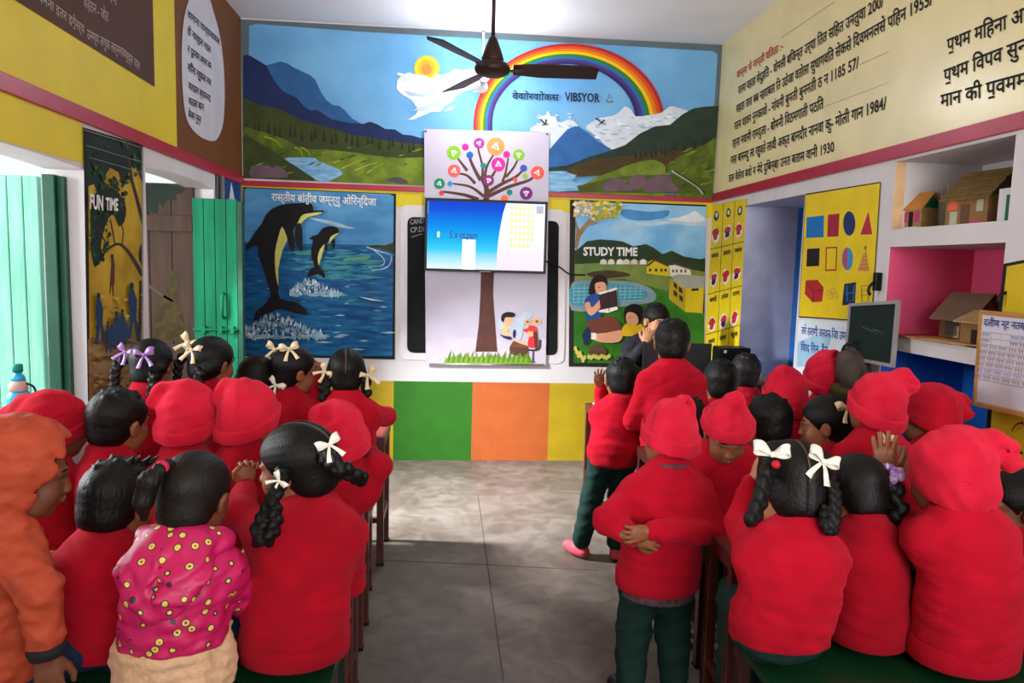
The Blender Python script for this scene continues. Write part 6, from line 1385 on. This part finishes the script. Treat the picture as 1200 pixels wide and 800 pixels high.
# ---- middle left row
r = kid('child in a dark red slouching cap in the left corner behind the orange jacket', (62, 490), 2.40, (-42, -6, 6), (66, 640), 2.30, yaw=-12, w=0.8, seed=5, top=M_KNIT2, group=K, skin=M_SKIN2, pudge=-.006)
cap(r, flop=((-.01, -.03, .06, .062), (-.05, -.075, .055, .045), (-.075, -.10, .03, .038)), m=M_FLEECE2, seed=1, cuff=True, brim=(.015, -.085), crease=False)
r = kid('boy with short black hair sitting between two red caps by the near window', (137, 484), 2.40, (-28, -4, 5), (140, 650), 2.30, yaw=-8, w=0.78, seed=6, top=M_KNIT2, group=K, pudge=-.006, collar=True)
boy_hair(r, seed=9)
r = kid('child in a bright red cap folded over at its left, middle left row', (221, 478), 2.40, (-8, -8, 0), (218, 640), 2.30, w=0.78, seed=7, top=M_KNIT2, group=K, pudge=-.006)
cap(r, flop=((-.015, -.03, .075, .052), (-.070, -.045, .088, .031), (-.088, -.055, .055, .027)), seed=2, brim=(.015, -.085))
r = kid('child in a red cap just right of the folded cap, ear showing', (291, 477), 2.40, (-22, -8, 0), (280, 640), 2.30, w=0.78, seed=8, top=M_KNIT2, group=K, pudge=-.008)
cap(r, flop=((-.02, -.03, .075, .054), (-.055, -.05, .088, .036), (-.072, -.06, .062, .030)), seed=3, brim=(.015, -.085))
r = kid('child in a red cap leaning on the desk edge, right of the big plaited girl', (396, 500), 2.40, (14, -14, -8), (370, 600), 2.32, yaw=-8, lshift=-.09, w=0.86, seed=9, top=M_KNIT2, group=K, pudge=-.006,
        arms=dict(r=(tuple(A_(444, 545, 2.34))+(0,), tuple(A_(428, 530, 2.55))+(0,)), l=((.03, .1, -.15), (0, .26, -.12))))
cap(r, flop=((-.02, -.03, .07, .056), (-.05, -.05, .08, .036), (-.062, -.065, .05, .03)), seed=4, brim=(.015, -.085))
# ---- farthest left row
def bunches(r, side, drop, rad=.020, out=.02, m=None):
    s_ = side; plait(r, [(s_*.075, -.045, .035), (s_*(.092+out), -.06, .0), (s_*(.098+out), -.065, -.05), (s_*(.094+out), -.06, -.05-drop)], rad, m)
r = kid('girl with lilac ribbons in her plaits, farthest left by the tree panel', (177, 419), 3.10, (-6, -8, 0), (165, 560), 3.00, w=0.82, seed=10, group=K, top=M_KNIT2, pudge=-.004)
girl_hair(r, seed=1, bunches=((-.08, -.04, .04), (.07, -.05, .0)), parting=False); bunches(r, -1, .06); plait(r, [(.05, -.085, -.03), (.055, -.10, -.07), (.05, -.10, -.12)], .02)
tie(r, (-.075, -.075, .055), .5, .95, M_RIB_P); tie(r, (.02, -.108, .045), -.2, 1.0, M_RIB_P)
r = kid('girl with cream ribbons beside the green door leaf, cheek turned right', (247, 416), 3.10, (-34, -6, 4), (245, 560), 3.00, yaw=-6, w=0.9, seed=11, group=K, top=M_KNIT2, pudge=-.002)
girl_hair(r, seed=2, bunches=((-.08, -.04, .03), (.05, -.07, -.02)), parting=False); bunches(r, -1, .05, .021, .03); plait(r, [(.045, -.09, -.02), (.058, -.105, -.06), (.055, -.11, -.12)], .022)
tie(r, (-.085, -.06, .075), .6, 1.1, M_RIB_C); tie(r, (.0, -.108, .055), .3, 1.0, M_RIB_C)
r = kid('child with bowed black head and one white ribbon, before the dolphin panel', (300, 438), 3.20, (14, -38, 12), (292, 560), 3.02, seed=12, group=K, top=M_KNIT2, w=0.72)
girl_hair(r, seed=3, parting=False, bunches=((.08, -.04, -.02),)); tie(r, (.085, -.07, -.035), .6, 1.0, M_RIB_W)
r = kid('girl in profile with cream ribbons on top, hand to her mouth, before the dolphin panel', (343, 426), 3.20, (-58, -4, 4), (340, 560), 3.08, yaw=-16, seed=13, group=K, top=M_KNIT2, w=0.78,
        arms=dict(r=(tuple(A_(372, 478, 3.2))+(0,), tuple(A_(371, 446, 3.25))+(0,)), l=((.02, .1, -.15), (0, .25, -.1))), hands=dict(r=dict(d=(-.1, .2, 1), n=(.5, -.8, 0), curl=1.1)))
girl_hair(r, seed=4, parting=False, bunches=((-.06, -.06, .06),)); tie(r, (-.06, -.075, .085), .3, 1.05, M_RIB_C); tie(r, (.04, -.05, .106), -.2, 1.0, M_RIB_C, (.2, -1, .5)); plait(r, [(-.02, -.10, -.03), (-.015, -.112, -.07), (-.01, -.115, -.12)], .019)
r = kid('girl with two low plaits and a straight parting, elbow on the far left desk', (406, 429), 3.20, (6, -4, 0), (407, 560), 3.12, yaw=-4, lshift=-.07, seed=14, group=K, w=1, fold=1.2,
        arms=dict(r=(tuple(A_(452, 488, 3.32))+(0,), tuple(A_(420, 478, 3.5))+(0,)), l=((.05, .08, -.15), (0, .24, -.1))))
girl_hair(r, seed=5, bunches=((-.082, -.045, -.015), (.082, -.045, -.015)))
plait(r, [(-.08, -.05, -.02), (-.092, -.058, -.06), (-.09, -.06, -.10)], .026, None, .95); plait(r, [(.08, -.05, -.02), (.088, -.058, -.06), (.082, -.06, -.10)], .024, None, .95)
tie(r, (-.088, -.06, .015), .9, .9, M_RIB_C); tie(r, (.092, -.065, .0), -.5, 1.1, M_RIB_C)
# ---- standing children on the right
hp = A_(770, 690, 2.32); bx, by = float(hp[0]), 2.32
r = person('child in a bright red cap standing with hands clasped behind the back', A_(786, 502, 2.32), (6, -6, 4), (bx, by), yaw=4, stand=dict(hip=.46, legs=(((bx-.075, by+.01, .255), (bx-.085, by-.02, .075)), ((bx+.07, by+.02, .255), (bx+.075, by+.0, .075)))), w=1.02, hs=1.0, seed=21, h=.0055, hems=True, hem=-.025, group=K, fold=1.4, top=M_KNIT,
           arms=dict(l=(tuple(A_(711, 609, 2.22))+(0,), tuple(A_(741, 627, 2.165))+(0,)), r=(tuple(A_(836, 622, 2.24))+(0,), tuple(A_(765, 622, 2.15))+(0,))), hands=dict(l=dict(d=(.9, -.1, -.2), n=(0, -1, .2), curl=.9), r=dict(d=(-.9, -.2, -.1), n=(.1, -1, .1), curl=.9)), plumb=.008)
cap(r, flop=((.0, -.03, .085, .060), (.018, -.055, .112, .042)), seed=6, brim=(.03, -.045), cuff=True)
P = r['P']; F = Field(P+np.array((-.2, -.18, -.16)), P+np.array((.2, .18, .02)), .005); F.tube([(P+np.array((0, 0, -.03)), .128, .112), (P+np.array((0, 0, -.08)), .132, .114)], (1, 0, 0), nseg=4); F.plane(P+np.array((0, 0, -.060)), (0, 0, -1), k=.004); np_mesh('plaid_shirt_tail', [F.mesh()], M_PLAID, r['root'])
b = MB(); b.tube([r['N']+np.array((.054*cos(a), .054*sin(a)-.002, .030)) for a in np.linspace(0, 2*pi, 20)], .009, M_PLAID, 8); b.build('plaid_collar', r['root'])
bx, by = float(A_(785, 520, 3.44)[0]), 3.42
r = person('tall boy in red with black hair standing before the laptop', A_(788, 394, 3.44), (-14, -4, 0), (bx, by), stand=dict(hip=.66, legs=(((bx-.09, by+.02, .36), (bx-.09, by-.02, .075)), ((bx+.07, by+.02, .36), (bx+.07, by-.02, .075)))), w=1.12, hs=1.08, seed=22, hem=-.07, group=K, fold=1.1, plumb=.006,
           arms=dict(l=((.06, .02, -.20), (.02, .15, -.26)), r=((.06, .02, -.20), (.03, .15, -.26))))
boy_hair(r, seed=12)
bx, by = float(A_(717, 530, 3.62)[0]), 3.62
fx = A_(676, 645, 3.60)
r = person('boy in red leaning on the front right desk with fingers raised, pink shoes', A_(729, 438, 3.66), (-6, -10, 0), (bx, by-.04), yaw=-6, stand=dict(hip=.55, legs=(((bx-.10, by-.02, .31), (float(fx[0])+.02, by-.03, .075), (-.55, .8, 0)), ((bx+.05, by+.0, .31), (bx+.03, by-.06, .075)))), w=.98, hs=1.06, seed=23, hem=-.045, group=K, fold=1.6, shoe=M_SHOE_PINK, plumb=.012,
           arms=dict(l=(tuple(A_(706, 478, 3.84))+(0,), tuple(A_(704, 455, 3.78))+(0,)), r=((.04, .10, -.14), (0, .26, -.10))), hands=dict(l=dict(d=(-.15, -.1, 1), n=(-.3, .9, 0), curl=.25, spread=.2)))
boy_hair(r, seed=13)
# ---- teacher
hp = A_(752, 470, 4.95)
r = person('adult in a dark jacket behind the laptop, hand held to the face', A_(769, 371, 4.86), (198, -10, -6), (float(hp[0]), 5.04), yaw=190, seat=.46, w=1.32, hs=1.12, seed=31, top=M_JACKET, topname='jacket', skin=M_SKIN3, pants=M_JACKET, name='adult', cat='adult', pudge=.01, fold=1.3, hem=-.05,
           arms=dict(r=(tuple(A_(737, 425, 4.74))+(0,), tuple(A_(756, 404, 4.70))+(0,)), l=((.05, .14, -.22), (-.02, .30, -.18))), hands=dict(r=dict(d=(.12, .06, 1), n=(-.2, -1, 0), curl=1.0, s=1.15)))
boy_hair(r, seed=33, nape=-.05)
# ---- right: rows behind the standing child
r = kid('child in a red cap facing the camera with head bent down over the desk', (853, 497), 2.52, (172, -34, 0), (855, 600), 2.62, yaw=180, seed=41, group=K, arms=dict(l=((.04, .14, -.15), (-.10, .24, -.16)), r=((.04, .14, -.15), (-.10, .24, -.16))))
cap(r, flop=((.0, -.02, .095, .058), (-.005, -.025, .140, .040)), seed=7, brim=(.045, .0), crease=True)
r = kid('child with black hair hidden behind the standing child in the cap', (806, 490), 2.86, (0, -10, 0), (812, 600), 2.79, hs=1.1, w=0.9, seed=42, group=K, top=M_KNIT2)
boy_hair(r, seed=14)
r = kid('boy with black hair right of the tall standing boy, below the printer', (845, 441), 3.75, (-8, -6, 0), (845, 560), 3.65, hs=1.15, w=0.9, seed=43, group=K, top=M_KNIT2)
boy_hair(r, seed=15)
r = kid('boy with brown-black hair before the lavender recess, ear showing', (874, 431), 4.10, (-22, -4, 0), (872, 530), 4.00, hs=1.1, w=0.9, seed=44, group=K, top=M_KNIT2, skin=M_SKIN3)
boy_hair(r, seed=16, m=M_HAIR2)
r = kid('child in a red cap with a rounded top, below the lavender recess', (921, 457), 3.20, (4, -8, 0), (918, 570), 3.10, hs=1.06, w=0.88, seed=45, group=K, top=M_KNIT2)
cap(r, flop=((-.01, -.02, .085, .060), (-.03, -.05, .10, .045)), seed=8, brim=(.015, -.085))
r = kid('boy with short black hair in front of the rounded red cap', (902, 487), 2.90, (0, -12, 0), (900, 600), 2.80, hs=1.14, w=0.85, seed=46, group=K, top=M_KNIT2)
boy_hair(r, seed=17)
r = kid('child in a red cap below the blue handwriting, folded top to the right', (965, 434), 3.40, (-10, -6, -8), (962, 560), 3.30, w=0.85, seed=47, group=K, skin=M_SKIN3)
cap(r, flop=((.02, -.02, .085, .055), (.050, -.04, .095, .038)), seed=9, brim=(.015, -.085))
r = kid('girl facing left with two cream ribbon bows across her hair', (972, 487), 2.74, (58, -10, 0), (968, 600), 2.64, hs=1.08, yaw=12, w=0.9, seed=48, group=K, top=M_KNIT2)
girl_hair(r, seed=6, parting=False, bunches=((.06, -.07, .0),)); plait(r, [(.055, -.085, -.0), (.06, -.10, -.05), (.055, -.10, -.11)], .022)
tie(r, (-.055, -.080, .066), -.1, 1.1, M_RIB_C, (0, -1, .5)); tie(r, (-.012, -.108, .050), .3, 1.0, M_RIB_C, (.2, -1, .4))
r = kid('girl in a red cap with its top folded right, ribbon ends under the brim', (1030, 466), 2.40, (-4, -8, 10), (1035, 600), 2.32, w=0.95, seed=49, group=K)
cap(r, flop=((.02, -.03, .075, .056), (.050, -.05, .115, .037), (.070, -.065, .095, .032)), seed=10, brim=(.015, -.085)); girl_hair(r, seed=8, parting=False, low=-.075)
tie(r, (-.01, -.115, -.105), .2, .7, M_RIB_C)
r = kid('child in a dark red cap against the blue niche, face turned left', (1090, 477), 2.48, (30, -8, 4), (1096, 600), 2.36, yaw=6, w=.9, pudge=-.004, seed=50, group=K, skin=M_SKIN2)
cap(r, flop=((.02, -.04, .055, .06), (.055, -.085, .05, .038), (.07, -.10, .02, .032)), m=M_FLEECE2, seed=11, brim=(.015, -.085), cuff=False)
# ---- nearest right bench
r = kid('girl with two thick plaits tied with white bows, nearest right bench', (929, 554), 1.88, (-4, -20, 2), (911, 765), 1.82, lshift=.05, seed=51, h=.0055, hs=1.16, group=K, fold=1.2, hem=-.035,
        arms=dict(l=(tuple(A_(868, 612, 2.06))+(0,), tuple(A_(882, 566, 2.04))+(0,)), r=((.0, .1, -.16), (-.02, .26, -.12))), hands=dict(l=dict(d=(.25, .0, 1), n=(-.9, .2, 0), curl=.5)), skin=M_SKIN3)
girl_hair(r, seed=9, bunches=((-.072, -.055, .055), (.078, -.055, .045)))
G_ = lambda x, y, Y: rel(r, A_(x, y, Y))
braid(r['root'], [G_(905, 540, 1.84), G_(897, 560, 1.78), G_(890, 588, 1.745), G_(881, 610, 1.725)], .0245, None, .95)
braid(r['root'], [G_(966, 548, 1.84), G_(976, 572, 1.785), G_(978, 600, 1.745), G_(974, 622, 1.725), G_(966, 618, 1.735), G_(965, 596, 1.75)], .0185, None, .9)
bow(r['root'], G_(904, 533, 1.79), .12, 1.2, M_RIB_W, False, (-.1, -1, .5)); bow(r['root'], G_(964, 541, 1.785), .5, 1.1, M_RIB_W, True, (.1, -1, .4))
b = MB(); b.lathe([(0, -.012), (.009, -.008), (.012, 0), (.009, .008), (0, .012)], PT('#b81c2c'), n=12); o = b.build('red_bobble', r['root']); o.location = G_(909, 544, 1.785)
r = kid('girl with purple flower ties in her hair, between the plaited girl and the big cap', (1004, 563), 1.97, (8, -22, 2), (1012, 750), 1.88, yaw=2, seed=52, h=.006, hs=1.0, group=K, top=M_KNIT2, w=0.84, hems=True, pudge=-.006)
girl_hair(r, seed=10, bunches=((.062, -.065, .02), (-.05, -.05, .03)), parting=False); plait(r, [(.055, -.085, .02), (.058, -.10, -.02), (.05, -.10, -.075)], .027, None, .9); plait(r, [(.085, -.0, .03), (.10, .01, -.01), (.098, .01, -.05)], .022)
F = Field(np.array((-.04, -.16, 0)), np.array((.15, .02, .12)), .0035); rg = np.random.RandomState(2)
for q0 in ((.055, -.09, .05), (.092, -.03, .06)):
    for i in range(9): F.ell(np.array(q0)+rg.normal(size=3)*.013, np.array((.014, .014, .008))*(.8+.5*rg.rand()), R=rotm(*(rg.rand(3)*180)), k=.002)
to_frame(np_mesh('flower_hair_tie', [F.mesh()], M_RIB_V, r['root']), r['Rh'], r['H'], r['hs'])
r = kid('big child in a slouching bright red cap, hands raised, nearest right bench', (1116, 544), 1.80, (14, -12, 2), (1128, 755), 1.76, yaw=6, seed=53, nk=.025, h=.0055, hs=1.08, w=1.04, group=K, skin=M_SKIN, fold=1.0, hems=True,
        arms=dict(l=(tuple(A_(1056, 608, 2.00))+(0,), tuple(A_(1040, 560, 2.02))+(0,)), r=(tuple(A_(1072, 625, 2.04))+(0,), tuple(A_(1052, 572, 2.08))+(0,))), hands=dict(l=dict(d=(-.12, .05, 1), n=(-.8, -.5, 0), curl=.12, spread=.14, s=1.15), r=dict(d=(.25, .0, .9), n=(.6, -.8, 0), curl=.5, spread=.16, thumb=1.3, s=1.1)))
cap(r, flop=((.015, -.03, .085, .050), (.065, -.07, .085, .036), (.095, -.085, .068, .032), (.105, -.085, .045, .028)), seed=12, brim=(-.005, -.10), cuff=False, puff=.0)
r = kid('child at the right edge facing left, short black hair', (1196, 580), 1.98, (74, -6, 0), (1205, 745), 1.88, yaw=24, arms=dict(l=((.0, .04, -.15), (-.04, .14, -.20)), r=((.0, .04, -.15), (-.02, .14, -.20))), seed=54, h=.006, group=K, skin=M_SKIN2, top=M_KNIT2)
girl_hair(r, seed=11, parting=False); tie(r, (.0, -.10, .05), 0, .7, M_RIB_W)
